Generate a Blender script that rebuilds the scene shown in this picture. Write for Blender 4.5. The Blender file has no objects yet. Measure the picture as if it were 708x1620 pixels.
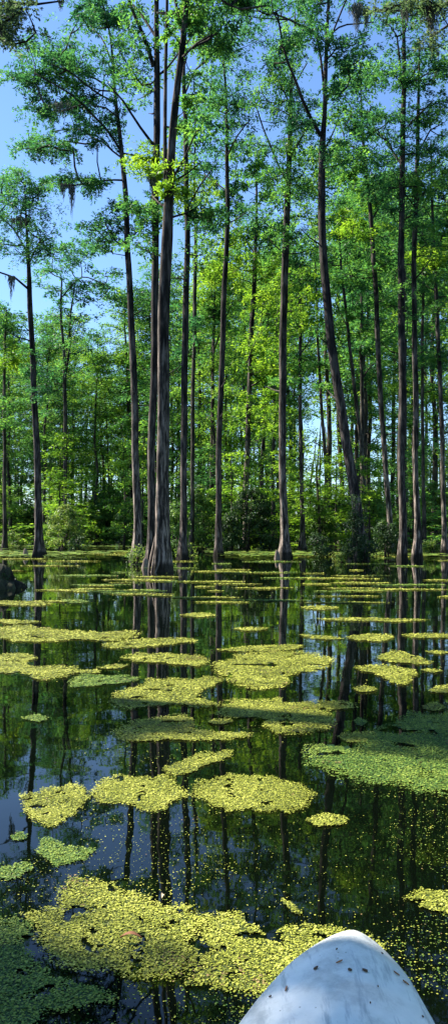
import bpy, math, random
import numpy as np
from mathutils import Vector, noise

random.seed(7)
rng = np.random.default_rng(7)
SC = bpy.context.scene
COL = SC.collection
F, H, HY, CX = 1250.0, 1.05, 840.0, 354.0     # focal length in photo pixels, eye height, horizon row, centre column

def P(px, py, d):
    return Vector(((px - CX) / F * d, d, H + (HY - py) / F * d))
def G(px, py, z=0.0):
    d = (H - z) * F / (py - HY)
    return ((px - CX) / F * d, d)

# ------------------------------------------------------------------ materials
def newmat(name):
    m = bpy.data.materials.new(name); m.use_nodes = True
    nt = m.node_tree; nt.nodes.clear()
    out = nt.nodes.new('ShaderNodeOutputMaterial')
    return m, nt, out
def N(nt, t, **kw):
    n = nt.nodes.new(t)
    for k, v in kw.items():
        if k in n.inputs.keys(): n.inputs[k].default_value = v
        else: setattr(n, k, v)
    return n
def ramp(nt, fac, stops):
    r = nt.nodes.new('ShaderNodeValToRGB')
    e = r.color_ramp.elements
    while len(e) < len(stops): e.new(0.5)
    for el, (p, c) in zip(e, stops):
        el.position = p; el.color = (*c, 1)
    nt.links.new(fac, r.inputs[0])
    return r.outputs[0]

def leaf_mat(name, dark, mid, light, trans=0.45, scale=0.9, tboost=1.9, rough=0.55):
    m, nt, out = newmat(name); L = nt.links
    geo = nt.nodes.new('ShaderNodeNewGeometry')
    no = N(nt, 'ShaderNodeTexNoise', Scale=scale, Detail=2.0)
    L.new(geo.outputs['Position'], no.inputs['Vector'])
    mx = nt.nodes.new('ShaderNodeMath'); mx.operation = 'MULTIPLY_ADD'
    mx.inputs[1].default_value = 0.55
    L.new(geo.outputs['Random Per Island'], mx.inputs[0])
    m2 = nt.nodes.new('ShaderNodeMath'); m2.operation = 'MULTIPLY_ADD'
    m2.inputs[1].default_value = 2.3; m2.inputs[2].default_value = -0.94
    L.new(no.outputs[0], m2.inputs[0]); L.new(m2.outputs[0], mx.inputs[2])
    c = ramp(nt, mx.outputs[0], [(0.08, dark), (0.5, mid), (0.95, light)])
    d = N(nt, 'ShaderNodeBsdfPrincipled', Roughness=rough)
    d.inputs['Specular IOR Level'].default_value = 0.25
    L.new(c, d.inputs['Base Color'])
    t = nt.nodes.new('ShaderNodeBsdfTranslucent')
    tc = nt.nodes.new('ShaderNodeMixRGB'); tc.blend_type = 'MULTIPLY'; tc.inputs[0].default_value = 1
    tc.inputs[2].default_value = (tboost * 1.2, tboost * 1.15, tboost * 0.65, 1)
    L.new(c, tc.inputs[1]); L.new(tc.outputs[0], t.inputs['Color'])
    ms = nt.nodes.new('ShaderNodeMixShader'); ms.inputs[0].default_value = trans
    L.new(d.outputs[0], ms.inputs[1]); L.new(t.outputs[0], ms.inputs[2])
    L.new(ms.outputs[0], out.inputs[0])
    return m

M = {}
M['leaf_teal'] = leaf_mat('cypress_foliage_blue_green', (.011, .052, .030), (.034, .128, .058), (.090, .225, .065))  # partly the blue of sky-lit shade put into the leaf colour
M['leaf_green'] = leaf_mat('cypress_foliage_green', (.014, .060, .028), (.045, .145, .048), (.13, .27, .05))
M['leaf_yellow'] = leaf_mat('cypress_foliage_yellow_green', (.05, .13, .018), (.12, .235, .026), (.21, .33, .035))  # young leaves, with sunlight on the bright tufts put into the colour
M['leaf_far'] = leaf_mat('far_foliage', (.022, .080, .022), (.072, .18, .035), (.19, .31, .045), scale=0.35)
M['leaf_farblue'] = leaf_mat('far_foliage_blue_green', (.025, .095, .040), (.055, .16, .055), (.12, .26, .06), scale=0.35)
M['leaf_grey'] = leaf_mat('mossy_foliage', (.03, .06, .04), (.055, .10, .06), (.10, .15, .08))
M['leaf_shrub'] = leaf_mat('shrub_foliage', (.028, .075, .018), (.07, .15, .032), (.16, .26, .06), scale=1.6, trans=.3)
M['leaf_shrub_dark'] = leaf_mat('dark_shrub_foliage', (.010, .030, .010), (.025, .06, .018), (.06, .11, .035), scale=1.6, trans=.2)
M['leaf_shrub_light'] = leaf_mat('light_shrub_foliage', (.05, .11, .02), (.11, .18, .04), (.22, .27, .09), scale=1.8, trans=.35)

def bark_mat(name, c0, c1, c2, sunlit_streaks=0.0):
    m, nt, out = newmat(name); L = nt.links
    tc = nt.nodes.new('ShaderNodeTexCoord')
    mp = nt.nodes.new('ShaderNodeMapping'); mp.inputs['Scale'].default_value = (8, 8, 1.1)
    L.new(tc.outputs['Object'], mp.inputs[0])
    n1 = N(nt, 'ShaderNodeTexNoise', Scale=1.6, Detail=8.0, Roughness=.7); L.new(mp.outputs[0], n1.inputs['Vector'])
    n2 = N(nt, 'ShaderNodeTexNoise', Scale=1.1, Detail=4.0); L.new(tc.outputs['Object'], n2.inputs['Vector'])
    a = nt.nodes.new('ShaderNodeMath'); a.operation = 'MULTIPLY_ADD'; a.inputs[1].default_value = .45; 
    L.new(n2.outputs[0], a.inputs[0])
    b = nt.nodes.new('ShaderNodeMath'); b.operation = 'MULTIPLY'; b.inputs[1].default_value = .62
    L.new(n1.outputs[0], b.inputs[0]); L.new(b.outputs[0], a.inputs[2])
    c = ramp(nt, a.outputs[0], [(0.44, c0), (0.53, c1), (0.62, c2)])
    if sunlit_streaks:
        sp = nt.nodes.new('ShaderNodeSeparateXYZ'); L.new(tc.outputs['Object'], sp.inputs[0])
        mr = nt.nodes.new('ShaderNodeMapRange'); mr.inputs[1].default_value = 7.5; mr.inputs[2].default_value = 1.0
        L.new(sp.outputs[2], mr.inputs[0])
        mm = nt.nodes.new('ShaderNodeMath'); mm.operation = 'MULTIPLY'; sm = ramp(nt, n1.outputs[0], [(.45, (.04, .04, .04)), (.52, (.22, .22, .22)), (.62, (1, 1, 1))]); L.new(mr.outputs[0], mm.inputs[0]); L.new(sm, mm.inputs[1])
        mc = nt.nodes.new('ShaderNodeMixRGB'); mc.inputs[2].default_value = (.60, .48, .40, 1)  # bleached lower bark, streaked paler to paint in the sunlit strips
        ml = nt.nodes.new('ShaderNodeMath'); ml.operation = 'MULTIPLY'; ml.inputs[1].default_value = sunlit_streaks; L.new(mm.outputs[0], ml.inputs[0]); L.new(ml.outputs[0], mc.inputs[0]); L.new(c, mc.inputs[1]); c = mc.outputs[0]
        zz = nt.nodes.new('ShaderNodeMath'); zz.operation = 'MULTIPLY_ADD'; zz.inputs[1].default_value = -.35; L.new(n2.outputs[0], zz.inputs[0]); L.new(sp.outputs[2], zz.inputs[2])
        wl = nt.nodes.new('ShaderNodeMapRange'); wl.inputs[1].default_value = .12; wl.inputs[2].default_value = .0; wl.inputs[4].default_value = .85; L.new(zz.outputs[0], wl.inputs[0])
        wm = nt.nodes.new('ShaderNodeMixRGB'); wm.inputs[2].default_value = (.020, .018, .012, 1); L.new(wl.outputs[0], wm.inputs[0]); L.new(c, wm.inputs[1]); c = wm.outputs[0]
    p = N(nt, 'ShaderNodeBsdfPrincipled', Roughness=.9)
    p.inputs['Specular IOR Level'].default_value = 0.15
    L.new(c, p.inputs['Base Color'])
    bp = nt.nodes.new('ShaderNodeBump'); bp.inputs['Strength'].default_value = .8; bp.inputs['Distance'].default_value = .05
    L.new(n1.outputs[0], bp.inputs['Height']); L.new(bp.outputs[0], p.inputs['Normal'])
    L.new(p.outputs[0], out.inputs[0])
    return m
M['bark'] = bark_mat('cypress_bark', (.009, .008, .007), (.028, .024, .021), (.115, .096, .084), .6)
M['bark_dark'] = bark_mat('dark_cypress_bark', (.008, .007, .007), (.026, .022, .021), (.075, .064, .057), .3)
M['bark_far'] = bark_mat('far_bark', (.014, .012, .010), (.040, .035, .028), (.12, .10, .08))
M['stump'] = bark_mat('rotten_stump', (.012, .012, .010), (.03, .03, .022), (.06, .065, .035))
M['root'] = bark_mat('pale_root', (.07, .055, .045), (.17, .135, .11), (.34, .28, .23))

def duck_mat(name, a, b, c, brown=(.30, .20, .09)):
    m, nt, out = newmat(name); L = nt.links
    geo = nt.nodes.new('ShaderNodeNewGeometry')
    n1 = N(nt, 'ShaderNodeTexNoise', Scale=3.0, Detail=3.0); L.new(geo.outputs['Position'], n1.inputs['Vector'])
    mx = nt.nodes.new('ShaderNodeMath'); mx.operation = 'MULTIPLY_ADD'; mx.inputs[1].default_value = .72
    L.new(geo.outputs['Random Per Island'], mx.inputs[0])
    m2 = nt.nodes.new('ShaderNodeMath'); m2.operation = 'MULTIPLY_ADD'; m2.inputs[1].default_value = 1.1; m2.inputs[2].default_value = -.42
    L.new(n1.outputs[0], m2.inputs[0]); L.new(m2.outputs[0], mx.inputs[2])
    cc = ramp(nt, mx.outputs[0], [(0.0, brown), (0.07, a), (0.5, b), (0.95, c)])
    p = N(nt, 'ShaderNodeBsdfPrincipled', Roughness=.6); p.inputs['Specular IOR Level'].default_value = .25
    L.new(cc, p.inputs['Base Color'])
    t = nt.nodes.new('ShaderNodeBsdfTranslucent'); L.new(cc, t.inputs[0])
    ms = nt.nodes.new('ShaderNodeMixShader'); ms.inputs[0].default_value = .12
    L.new(p.outputs[0], ms.inputs[1]); L.new(t.outputs[0], ms.inputs[2]); L.new(ms.outputs[0], out.inputs[0])
    return m
M['duck'] = duck_mat('duckweed_yellow_green', (.09, .11, .015), (.27, .30, .034), (.53, .53, .11))
M['duck_green'] = duck_mat('duckweed_green', (.04, .11, .02), (.13, .21, .03), (.28, .35, .06))  # greener fronds; on the shaded mats this colour also paints in shade

def plain(name, col, rough=.6, spec=.4):
    m, nt, out = newmat(name)
    p = N(nt, 'ShaderNodeBsdfPrincipled', Roughness=rough); p.inputs['Base Color'].default_value = (*col, 1)
    p.inputs['Specular IOR Level'].default_value = spec
    no = N(nt, 'ShaderNodeTexNoise', Scale=30.0, Detail=4.0)
    mr = nt.nodes.new('ShaderNodeMapRange'); mr.inputs[3].default_value = .75; mr.inputs[4].default_value = 1.2
    nt.links.new(no.outputs[0], mr.inputs[0])
    mc = nt.nodes.new('ShaderNodeVectorMath'); mc.operation = 'SCALE'; mc.inputs[0].default_value = col
    nt.links.new(mr.outputs[0], mc.inputs['Scale']); nt.links.new(mc.outputs[0], p.inputs['Base Color'])
    nt.links.new(p.outputs[0], out.inputs[0])
    return m
M['moss'] = plain('spanish_moss', (.15, .16, .13), .95, .1)
M['leaf_brown'] = plain('dead_leaf', (.36, .15, .07), .7)
M['leaf_tan'] = plain('tan_leaf', (.45, .36, .25), .7)
M['debris'] = plain('debris', (.10, .055, .03), .8)
M['dark_plastic'] = plain('dark_plastic', (.03, .03, .03), .5)

# water: dark tannin water, mirror-like, faint ripples
m, nt, out = newmat('swamp_water'); L = nt.links
geo = nt.nodes.new('ShaderNodeNewGeometry')
p = N(nt, 'ShaderNodeBsdfPrincipled', Roughness=.015, IOR=1.33); p.inputs['Base Color'].default_value = (.0012, .0024, .0012, 1)
mp = nt.nodes.new('ShaderNodeMapping'); mp.inputs['Scale'].default_value = (1.0, 1.0, 1.0)
L.new(geo.outputs['Position'], mp.inputs[0])
n1 = N(nt, 'ShaderNodeTexNoise', Scale=2.2, Detail=2.0); L.new(mp.outputs[0], n1.inputs['Vector'])
n2 = N(nt, 'ShaderNodeTexNoise', Scale=12.0, Detail=1.5); L.new(mp.outputs[0], n2.inputs['Vector'])
b1 = nt.nodes.new('ShaderNodeBump'); b1.inputs['Strength'].default_value = .35; b1.inputs['Distance'].default_value = .0035
b2 = nt.nodes.new('ShaderNodeBump'); b2.inputs['Strength'].default_value = .25; b2.inputs['Distance'].default_value = .0006
L.new(n1.outputs[0], b1.inputs['Height']); L.new(n2.outputs[0], b2.inputs['Height'])
L.new(b1.outputs[0], b2.inputs['Normal']); L.new(b2.outputs[0], p.inputs['Normal'])
L.new(p.outputs[0], out.inputs[0]); M['water'] = m

m, nt, out = newmat('forest_floor'); L = nt.links
geo = nt.nodes.new('ShaderNodeNewGeometry')
n1 = N(nt, 'ShaderNodeTexNoise', Scale=.6, Detail=7.0, Roughness=.7); L.new(geo.outputs['Position'], n1.inputs['Vector'])
c = ramp(nt, n1.outputs[0], [(.3, (.02, .022, .01)), (.5, (.045, .05, .02)), (.62, (.07, .12, .025)), (.8, (.14, .19, .04))])
p = N(nt, 'ShaderNodeBsdfPrincipled', Roughness=.95); L.new(c, p.inputs['Base Color'])
bp = nt.nodes.new('ShaderNodeBump'); bp.inputs['Distance'].default_value = .3; L.new(n1.outputs[0], bp.inputs['Height']); L.new(bp.outputs[0], p.inputs['Normal'])
L.new(p.outputs[0], out.inputs[0]); M['floor'] = m

# boat plastic: white moulded hull with scuffs and grime
m, nt, out = newmat('white_hull'); L = nt.links
tc = nt.nodes.new('ShaderNodeTexCoord')
n1 = N(nt, 'ShaderNodeTexNoise', Scale=9.0, Detail=8.0, Roughness=.7); L.new(tc.outputs['Object'], n1.inputs['Vector'])
mp = nt.nodes.new('ShaderNodeMapping'); mp.inputs['Scale'].default_value = (60, 9, 20); mp.inputs['Rotation'].default_value = (0, 0, .5)
L.new(tc.outputs['Object'], mp.inputs[0])
n2 = N(nt, 'ShaderNodeTexNoise', Scale=1.0, Detail=5.0, Roughness=.65); L.new(mp.outputs[0], n2.inputs['Vector'])
n3 = N(nt, 'ShaderNodeTexVoronoi', Scale=60.0); L.new(tc.outputs['Object'], n3.inputs['Vector'])
base = ramp(nt, n1.outputs[0], [(.36, (.50, .52, .52)), (.5, (.76, .78, .77)), (.64, (.86, .87, .86))])
scr = ramp(nt, n2.outputs[0], [(.54, (0, 0, 0)), (.68, (.8, .8, .8))])
mc = nt.nodes.new('ShaderNodeMixRGB'); mc.inputs[2].default_value = (.36, .40, .43, 1)
L.new(scr, mc.inputs[0]); L.new(base, mc.inputs[1])
sp = ramp(nt, n3.outputs['Distance'], [(.06, (1, 1, 1)), (.13, (0, 0, 0))])
sp2 = nt.nodes.new('ShaderNodeMixRGB'); sp2.blend_type = 'MULTIPLY'; sp2.inputs[0].default_value = 1
n4 = N(nt, 'ShaderNodeTexNoise', Scale=16.0); L.new(tc.outputs['Object'], n4.inputs['Vector'])
s4 = ramp(nt, n4.outputs[0], [(.52, (0, 0, 0)), (.6, (.8, .8, .8))])
L.new(sp, sp2.inputs[1]); L.new(s4, sp2.inputs[2])
mc2 = nt.nodes.new('ShaderNodeMixRGB'); mc2.inputs[2].default_value = (.20, .19, .16, 1)
L.new(sp2.outputs[0], mc2.inputs[0]); L.new(mc.outputs[0], mc2.inputs[1])
p = N(nt, 'ShaderNodeBsdfPrincipled', Roughness=.38); L.new(mc2.outputs[0], p.inputs['Base Color'])
bp = nt.nodes.new('ShaderNodeBump'); bp.inputs['Strength'].default_value = .25; bp.inputs['Distance'].default_value = .004
L.new(n1.outputs[0], bp.inputs['Height']); L.new(bp.outputs[0], p.inputs['Normal'])
L.new(p.outputs[0], out.inputs[0]); M['hull'] = m

# ------------------------------------------------------------------ mesh helpers
class MB:
    def __init__(s): s.v = []; s.f = []; s.m = []; s.n = 0; s.smooth = []
    def add(s, verts, faces, mat=0, smooth=True):
        verts = np.asarray(verts, dtype=float).reshape(-1, 3)
        s.v.append(verts)
        for f in faces:
            s.f.append([i + s.n for i in f]); s.m.append(mat); s.smooth.append(smooth)
        s.n += len(verts)
    def add_np(s, verts, k, mat=0):           # verts: (n,k,3) separate polygons of k corners
        n = verts.shape[0]
        s.v.append(verts.reshape(-1, 3))
        idx = (np.arange(n * k) + s.n).reshape(n, k)
        s.f.extend(idx.tolist()); s.m.extend([mat] * n); s.smooth.extend([False] * n)
        s.n += n * k
    def build(s, name, mats, parent=None, loc=None):
        me = bpy.data.meshes.new(name)
        v = np.concatenate(s.v) if s.v else np.zeros((0, 3))
        if loc is not None: v = v - np.array(loc)
        me.vertices.add(len(v)); me.vertices.foreach_set('co', v.ravel())
        ls = np.array([len(f) for f in s.f]); fl = np.concatenate([np.array(f) for f in s.f]) if s.f else np.zeros(0, int)
        me.loops.add(len(fl)); me.loops.foreach_set('vertex_index', fl)
        me.polygons.add(len(ls))
        st = np.concatenate([[0], np.cumsum(ls)[:-1]])
        me.polygons.foreach_set('loop_start', st); me.polygons.foreach_set('loop_total', ls)
        for mt in (mats if isinstance(mats, (list, tuple)) else [mats]): me.materials.append(mt)
        me.polygons.foreach_set('material_index', np.array(s.m)); me.polygons.foreach_set('use_smooth', np.array(s.smooth))
        me.update(calc_edges=True); me.validate()
        o = bpy.data.objects.new(name, me); COL.objects.link(o)
        if parent: o.parent = parent
        elif loc is not None: o.location = loc
        return o

def tag(o, label=None, cat=None, group=None, kind=None):
    if label: o['label'] = label
    if cat: o['category'] = cat
    if group: o['group'] = group
    if kind: o['kind'] = kind
    return o
def empty(name, loc):
    o = bpy.data.objects.new(name, None); o.location = loc; o.empty_display_size = .3; COL.objects.link(o); return o
def copy_tree(o, parent=None):
    c = o.copy(); COL.objects.link(c); c.parent = parent
    for ch in list(o.children): copy_tree(ch, c)
    return c

def catmull(pts, step):
    """pts: list of (Vector, r) -> resampled list"""
    out = []
    n = len(pts)
    for i in range(n - 1):
        p0 = pts[max(i - 1, 0)]; p1 = pts[i]; p2 = pts[i + 1]; p3 = pts[min(i + 2, n - 1)]
        k = max(1, int((p2[0] - p1[0]).length / step))
        for j in range(k):
            t = j / k
            v = 0.5 * ((2 * p1[0]) + (p2[0] - p0[0]) * t + (2 * p0[0] - 5 * p1[0] + 4 * p2[0] - p3[0]) * t * t + (3 * p1[0] - p0[0] - 3 * p2[0] + p3[0]) * t ** 3)
            out.append((v, p1[1] + (p2[1] - p1[1]) * t))
    out.append(pts[-1]); return out

def tube(mb, pts, sides=6, mat=0, flute=None, rough=0.0, seed=0.0, cap=True):
    n = len(pts); V = []; Fc = []
    up = Vector((0, 1, 0))
    prev = None
    for i, (p, r) in enumerate(pts):
        a = pts[max(i - 1, 0)][0]; b = pts[min(i + 1, n - 1)][0]
        t = (b - a).normalized() if (b - a).length > 1e-9 else Vector((0, 0, 1))
        if prev is None:
            x = t.cross(up)
            if x.length < .1: x = t.cross(Vector((1, 0, 0)))
            x.normalize()
        else:
            x = prev - t * prev.dot(t)
            if x.length < 1e-6: x = t.cross(up)
            x.normalize()
        prev = x; y = t.cross(x)
        fl = flute(i / (n - 1), p) if flute else 0
        for s in range(sides):
            th = 2 * math.pi * s / sides
            rr = r
            if fl: rr *= 1 + fl * (0.55 * math.cos(5 * th + seed) + .35 * math.cos(8 * th + seed * 2.3) + .25 * math.cos(3 * th - seed))
            if rough:
                q = Vector((math.cos(th) * 1.7, math.sin(th) * 1.7, p.z * .9 + seed * 7))
                rr *= 1 + rough * noise.noise(q * 1.6)
            V.append(p + (x * math.cos(th) + y * math.sin(th)) * rr)
    for i in range(n - 1):
        for s in range(sides):
            a = i * sides + s; b = i * sides + (s + 1) % sides
            Fc.append((a, b, b + sides, a + sides))
    if cap: Fc.append([(n - 1) * sides + s for s in range(sides)])
    mb.add([tuple(v) for v in V], Fc, mat)

def spray_leaves(mb, c, R, n, ll, lw, mat=0, flat=.42, nspray=8):
    """feathery cypress sprays round centre c"""
    k = nspray
    az = rng.uniform(0, 2 * math.pi, k); el = rng.uniform(-.35, .45, k)
    dirs = np.stack([np.cos(az) * np.cos(el), np.sin(az) * np.cos(el), np.sin(el) * flat * 2], 1)
    off = rng.normal(0, .22, (k, 3)) * R * np.array([1, 1, flat])
    s = rng.integers(0, k, n)
    t = np.sqrt(rng.uniform(.0, 1, n)) * R
    lat = np.stack([-np.sin(az), np.cos(az), np.zeros(k)], 1)
    sgn = rng.choice([-1, 1], n)
    w = rng.uniform(0, .30, n) * R * (1.1 - t / R)
    pos = np.array(c) + off[s] + dirs[s] * t[:, None] + lat[s] * (sgn * w)[:, None]
    pos[:, 2] += rng.normal(0, .10 * R, n) - .25 * R * (t / R) ** 2
    u = dirs[s] * .55 + lat[s] * sgn[:, None] * .8 + rng.normal(0, .3, (n, 3)); u[:, 2] -= .15
    u /= np.linalg.norm(u, axis=1)[:, None]
    nr = np.array([0, 0, 1.0]) + rng.normal(0, .55, (n, 3))
    v = np.cross(nr, u); v /= np.linalg.norm(v, axis=1)[:, None] + 1e-9
    l = ll * rng.uniform(.6, 1.35, n)[:, None]; ww = lw * rng.uniform(.6, 1.35, n)[:, None]
    q = np.stack([pos, pos + u * l * .45 + v * ww * .5, pos + u * l, pos + u * l * .5 - v * ww * .5], 1)
    mb.add_np(q, 4, mat)

def blob_leaves(mb, c, R, n, ll, lw, mat=0, squash=.8):
    """broad-leaved clump: leaves over a rough shell"""
    d = rng.normal(0, 1, (n, 3)); d /= np.linalg.norm(d, axis=1)[:, None]
    rad = rng.uniform(.35, 1.05, n) ** .6
    pos = np.array(c) + d * rad[:, None] * R * np.array([1, 1, squash])
    nr = d * .6 + rng.normal(0, .6, (n, 3)) + np.array([0, 0, .5])
    u = np.cross(nr, rng.normal(0, 1, (n, 3))); u /= np.linalg.norm(u, axis=1)[:, None] + 1e-9
    v = np.cross(nr, u); v /= np.linalg.norm(v, axis=1)[:, None] + 1e-9
    l = ll * rng.uniform(.6, 1.3, n)[:, None]; ww = lw * rng.uniform(.6, 1.3, n)[:, None]
    q = np.stack([pos - u * l * .5, pos + v * ww * .5, pos + u * l * .5, pos - v * ww * .5], 1)
    mb.add_np(q, 4, mat)

def grow_twigs(mb, nodes, centres, mat=1, rbase=.010, rmax=.034):
    """connect clump centres to skeleton nodes as a branching system"""
    pos = [Vector(p) for p in nodes]; ns = len(pos)
    A = np.array([tuple(p) for p in pos])
    todo = [Vector(c) for c in centres]
    T = np.array([tuple(c) for c in todo])
    d0 = np.array([np.min(np.linalg.norm(A - t, axis=1)) for t in T])
    order = np.argsort(d0)
    parent = [-1] * ns
    for k in order:
        t = T[k]
        dd = np.linalg.norm(A - t, axis=1) + np.maximum(0, A[:, 2] - (t[2] - .05)) * 1.6
        j = int(np.argmin(dd))
        a = Vector(A[j]); b = Vector(t)
        mid = a.lerp(b, .5) + Vector((random.uniform(-.1, .1), random.uniform(-.1, .1), -.08)) * (b - a).length
        A = np.vstack([A, tuple(mid), tuple(b)])
        parent += [j, len(A) - 2]
    cnt = [0] * len(parent)
    for i in range(len(parent) - 1, ns - 1, -1):
        cnt[i] += 1
        if parent[i] >= ns: cnt[parent[i]] += cnt[i]
    for i in range(ns + 1, len(parent), 2):
        mid = i - 1; j = parent[mid]
        rr = lambda n: min(rmax, rbase * math.sqrt(n))
        r0 = min(rr(cnt[mid]) * 1.25, rmax); r1 = rr(cnt[i])
        tube(mb, [(Vector(A[j]), r0), (Vector(A[mid]), (r0 + r1) / 2), (Vector(A[i]), r1 * .8)], 4, mat, cap=False)

def make_tree(label, d, trunk, limbs, regions, leaf='leaf_green', bark='bark', group='tall cypresses along the water', flare=2.1,
              ll=.13, lw=.043, nl=210, R=.62, cat='tree', name='cypress_tree', dens=1.0, extra_stems=(), bend=0.0, depthspread=1.0, roots=False, lean=0.0):
    k = d / F; regions = [(*g[:4], g[4] * (.82 if g[1] < 240 else 1), *g[5:]) for g in regions]
    base = P(trunk[0][0], HY + H * F / d, d); base.z = 0
    root = empty(name, base); tag(root, label, cat, group)
    # trunk
    def w3(pts, yoff=None):
        out = []
        for i, q in enumerate(pts):
            px, py, w = q[:3]; off = q[3] if len(q) > 3 else 0.0
            v = P(px, py, d + off); out.append((v, w * k * (.44 if d < 21 and py > 350 else .39)))
        return out
    sk = []
    tp = w3(trunk)
    v0 = tp[0][0]; tp[0] = (Vector((v0.x, d, -.35)), tp[0][1])
    tr = catmull(tp, .30)
    sd = random.uniform(0, 6)
    tr2 = []
    for v, r in tr:
        z = max(v.z, -.35)
        fl = 1 + (flare - 1) * (math.exp(-max(z, 0) / .32) * .6 + .4 * math.exp(-max(z, 0) / 1.1))
        tr2.append((v + Vector((.055 * noise.noise(Vector((z * .38, sd, 0))), .055 * noise.noise(Vector((z * .38, sd, 9))), 0)), r * fl))
    mb = MB(); tube(mb, tr2, 20, 0, flute=lambda t, p: .05 + .30 * math.exp(-max(p.z, 0) / .7), rough=.10, seed=sd)
    trunk_o = mb.build('trunk', M[bark], root, base)
    if d < 42:
        for _ in range(random.randint(2, 4)):
            v, r = random.choice([q for q in tr2 if 5 < q[0].z < 14] or tr2[-3:]); a = random.uniform(0, 6.28); l = random.uniform(.4, 1.3)
            dv = Vector((math.cos(a), math.sin(a), random.uniform(.1, .9))).normalized()
            mb = MB(); tube(mb, [(v, .035), (v + dv * l * .55 + Vector((0, 0, -.05)), .022), (v + dv * l, .008)], 5, rough=.2, seed=a)
            mb.build('dead_branch', M[bark], trunk_o, (0, 0, 0)).location = -base
    sk += [v for v, r in tr2 if v.z > 2.2]
    for st in extra_stems:
        s3 = catmull(w3(st), .35); mb = MB(); tube(mb, s3, 12, 0, rough=.10, seed=sd + 1)
        mb.build('stem', M[bark], root, base); sk += [v for v, r in s3 if v.z > 2.2]
    for lb in limbs:
        s3 = catmull(w3(lb), .35)
        s3 = [(v + Vector((0, .10 * noise.noise(v * .8), .08 * noise.noise(v * .9 + Vector((5, 0, 0))))), r) for v, r in s3]
        mb = MB(); tube(mb, s3, 8, 0, rough=.12, seed=sd + 2)
        mb.build('limb', M[bark], root, base); sk += [v for v, r in s3[1:]]
    # crown(s)
    byleaf = {}
    for rg in regions:
        cx, cy, rx, ry, n = rg[:5]; lm = rg[5] if len(rg) > 5 else leaf
        n = max(2, int(n * dens + .5))
        lst = byleaf.setdefault(lm, [])
        for _ in range(n):
            a = random.uniform(0, 2 * math.pi); q = math.sqrt(random.random())
            px = cx + rx * q * math.cos(a); py = cy + ry * q * math.sin(a)
            s = max(rx, ry) * k * 1.1 * depthspread
            lst.append(P(px, py, d + max(-s * 1.3, min(s * 1.3, random.gauss(0, s * .7)))))
    for i, (lm, cs) in enumerate(byleaf.items()):
        mb = MB()
        if cs and sk: grow_twigs(mb, sk, cs)
        for c in cs:
            spray_leaves(mb, c, R * random.uniform(.6, 1.25), int(nl * random.uniform(.7, 1.3)), ll, lw, 0, nspray=random.randint(6, 10))
        mb.build('crown', [M[lm], M[bark]], root, base)
    if roots:
        for i in range(6):
            a = random.uniform(2.6, 4.9); r0 = tp[0][1] * flare * .95
            q0 = Vector((v0.x + math.cos(a) * r0 * 1.5, d + math.sin(a) * r0 * 1.5, -.1))
            q1 = q0 + Vector((random.uniform(0, .15), random.uniform(.0, .15), random.uniform(.25, .5)))
            q2 = Vector((v0.x + math.cos(a) * r0 * .55, d + math.sin(a) * r0 * .55, random.uniform(.7, 1.3)))
            mb = MB(); tube(mb, catmull([(q0, .022), (q1, .024), (q2, .012)], .08), 6, 0, rough=.2, seed=i)
            mb.build('root', M['root'], trunk_o).location = -base
    return root

# ------------------------------------------------------------------ the named trees
make_tree('tall dark-crowned cypress at far left with one bare limb reaching left', 32,
    [(62, 0, 13), (61, 800, 13), (56, 650, 12), (51, 540, 11), (46, 450, 9.5), (44, 400, 7), (42, 340, 4), (40, 290, 2)],
    [[(46, 457, 5), (25, 440, 4, -.3), (-8, 428, 3, -.6), (-40, 415, 2, -.8)], [(45, 420, 4), (62, 385, 3), (84, 375, 2)], [(44, 400, 4), (20, 360, 3), (-5, 340, 2)]],
    [(42, 290, 42, 26, 15), (15, 330, 42, 36, 16), (58, 350, 34, 30, 10), (35, 385, 42, 24, 12), (-40, 340, 40, 60, 10), (30, 280, 25, 12, 6), (70, 395, 25, 14, 5), (48, 560, 16, 30, 3), (60, 640, 14, 40, 3)],
    leaf='leaf_teal', bark='bark_dark', flare=2.4)
make_tree('thin forked cypress with flat spreading crown behind the far-left pale bush', 50,
    [(103, 0, 9), (103, 800, 8), (103, 620, 7.5), (101, 560, 6), (97, 500, 5), (98, 440, 3)],
    [[(103, 600, 5), (110, 550, 4.5, .3), (112, 500, 4, .5), (120, 440, 2.5, .6)], [(98, 470, 3), (130, 440, 2.5, -.5), (175, 455, 2, -.8)]],
    [(110, 405, 44, 20, 14), (90, 440, 40, 20, 10), (155, 440, 42, 22, 12), (110, 480, 45, 25, 12), (120, 530, 40, 30, 10), (95, 590, 35, 30, 6), (180, 465, 26, 12, 6)],
    leaf='leaf_teal', bark='bark_far', ll=.22, lw=.08, R=.8, nl=130)
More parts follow.
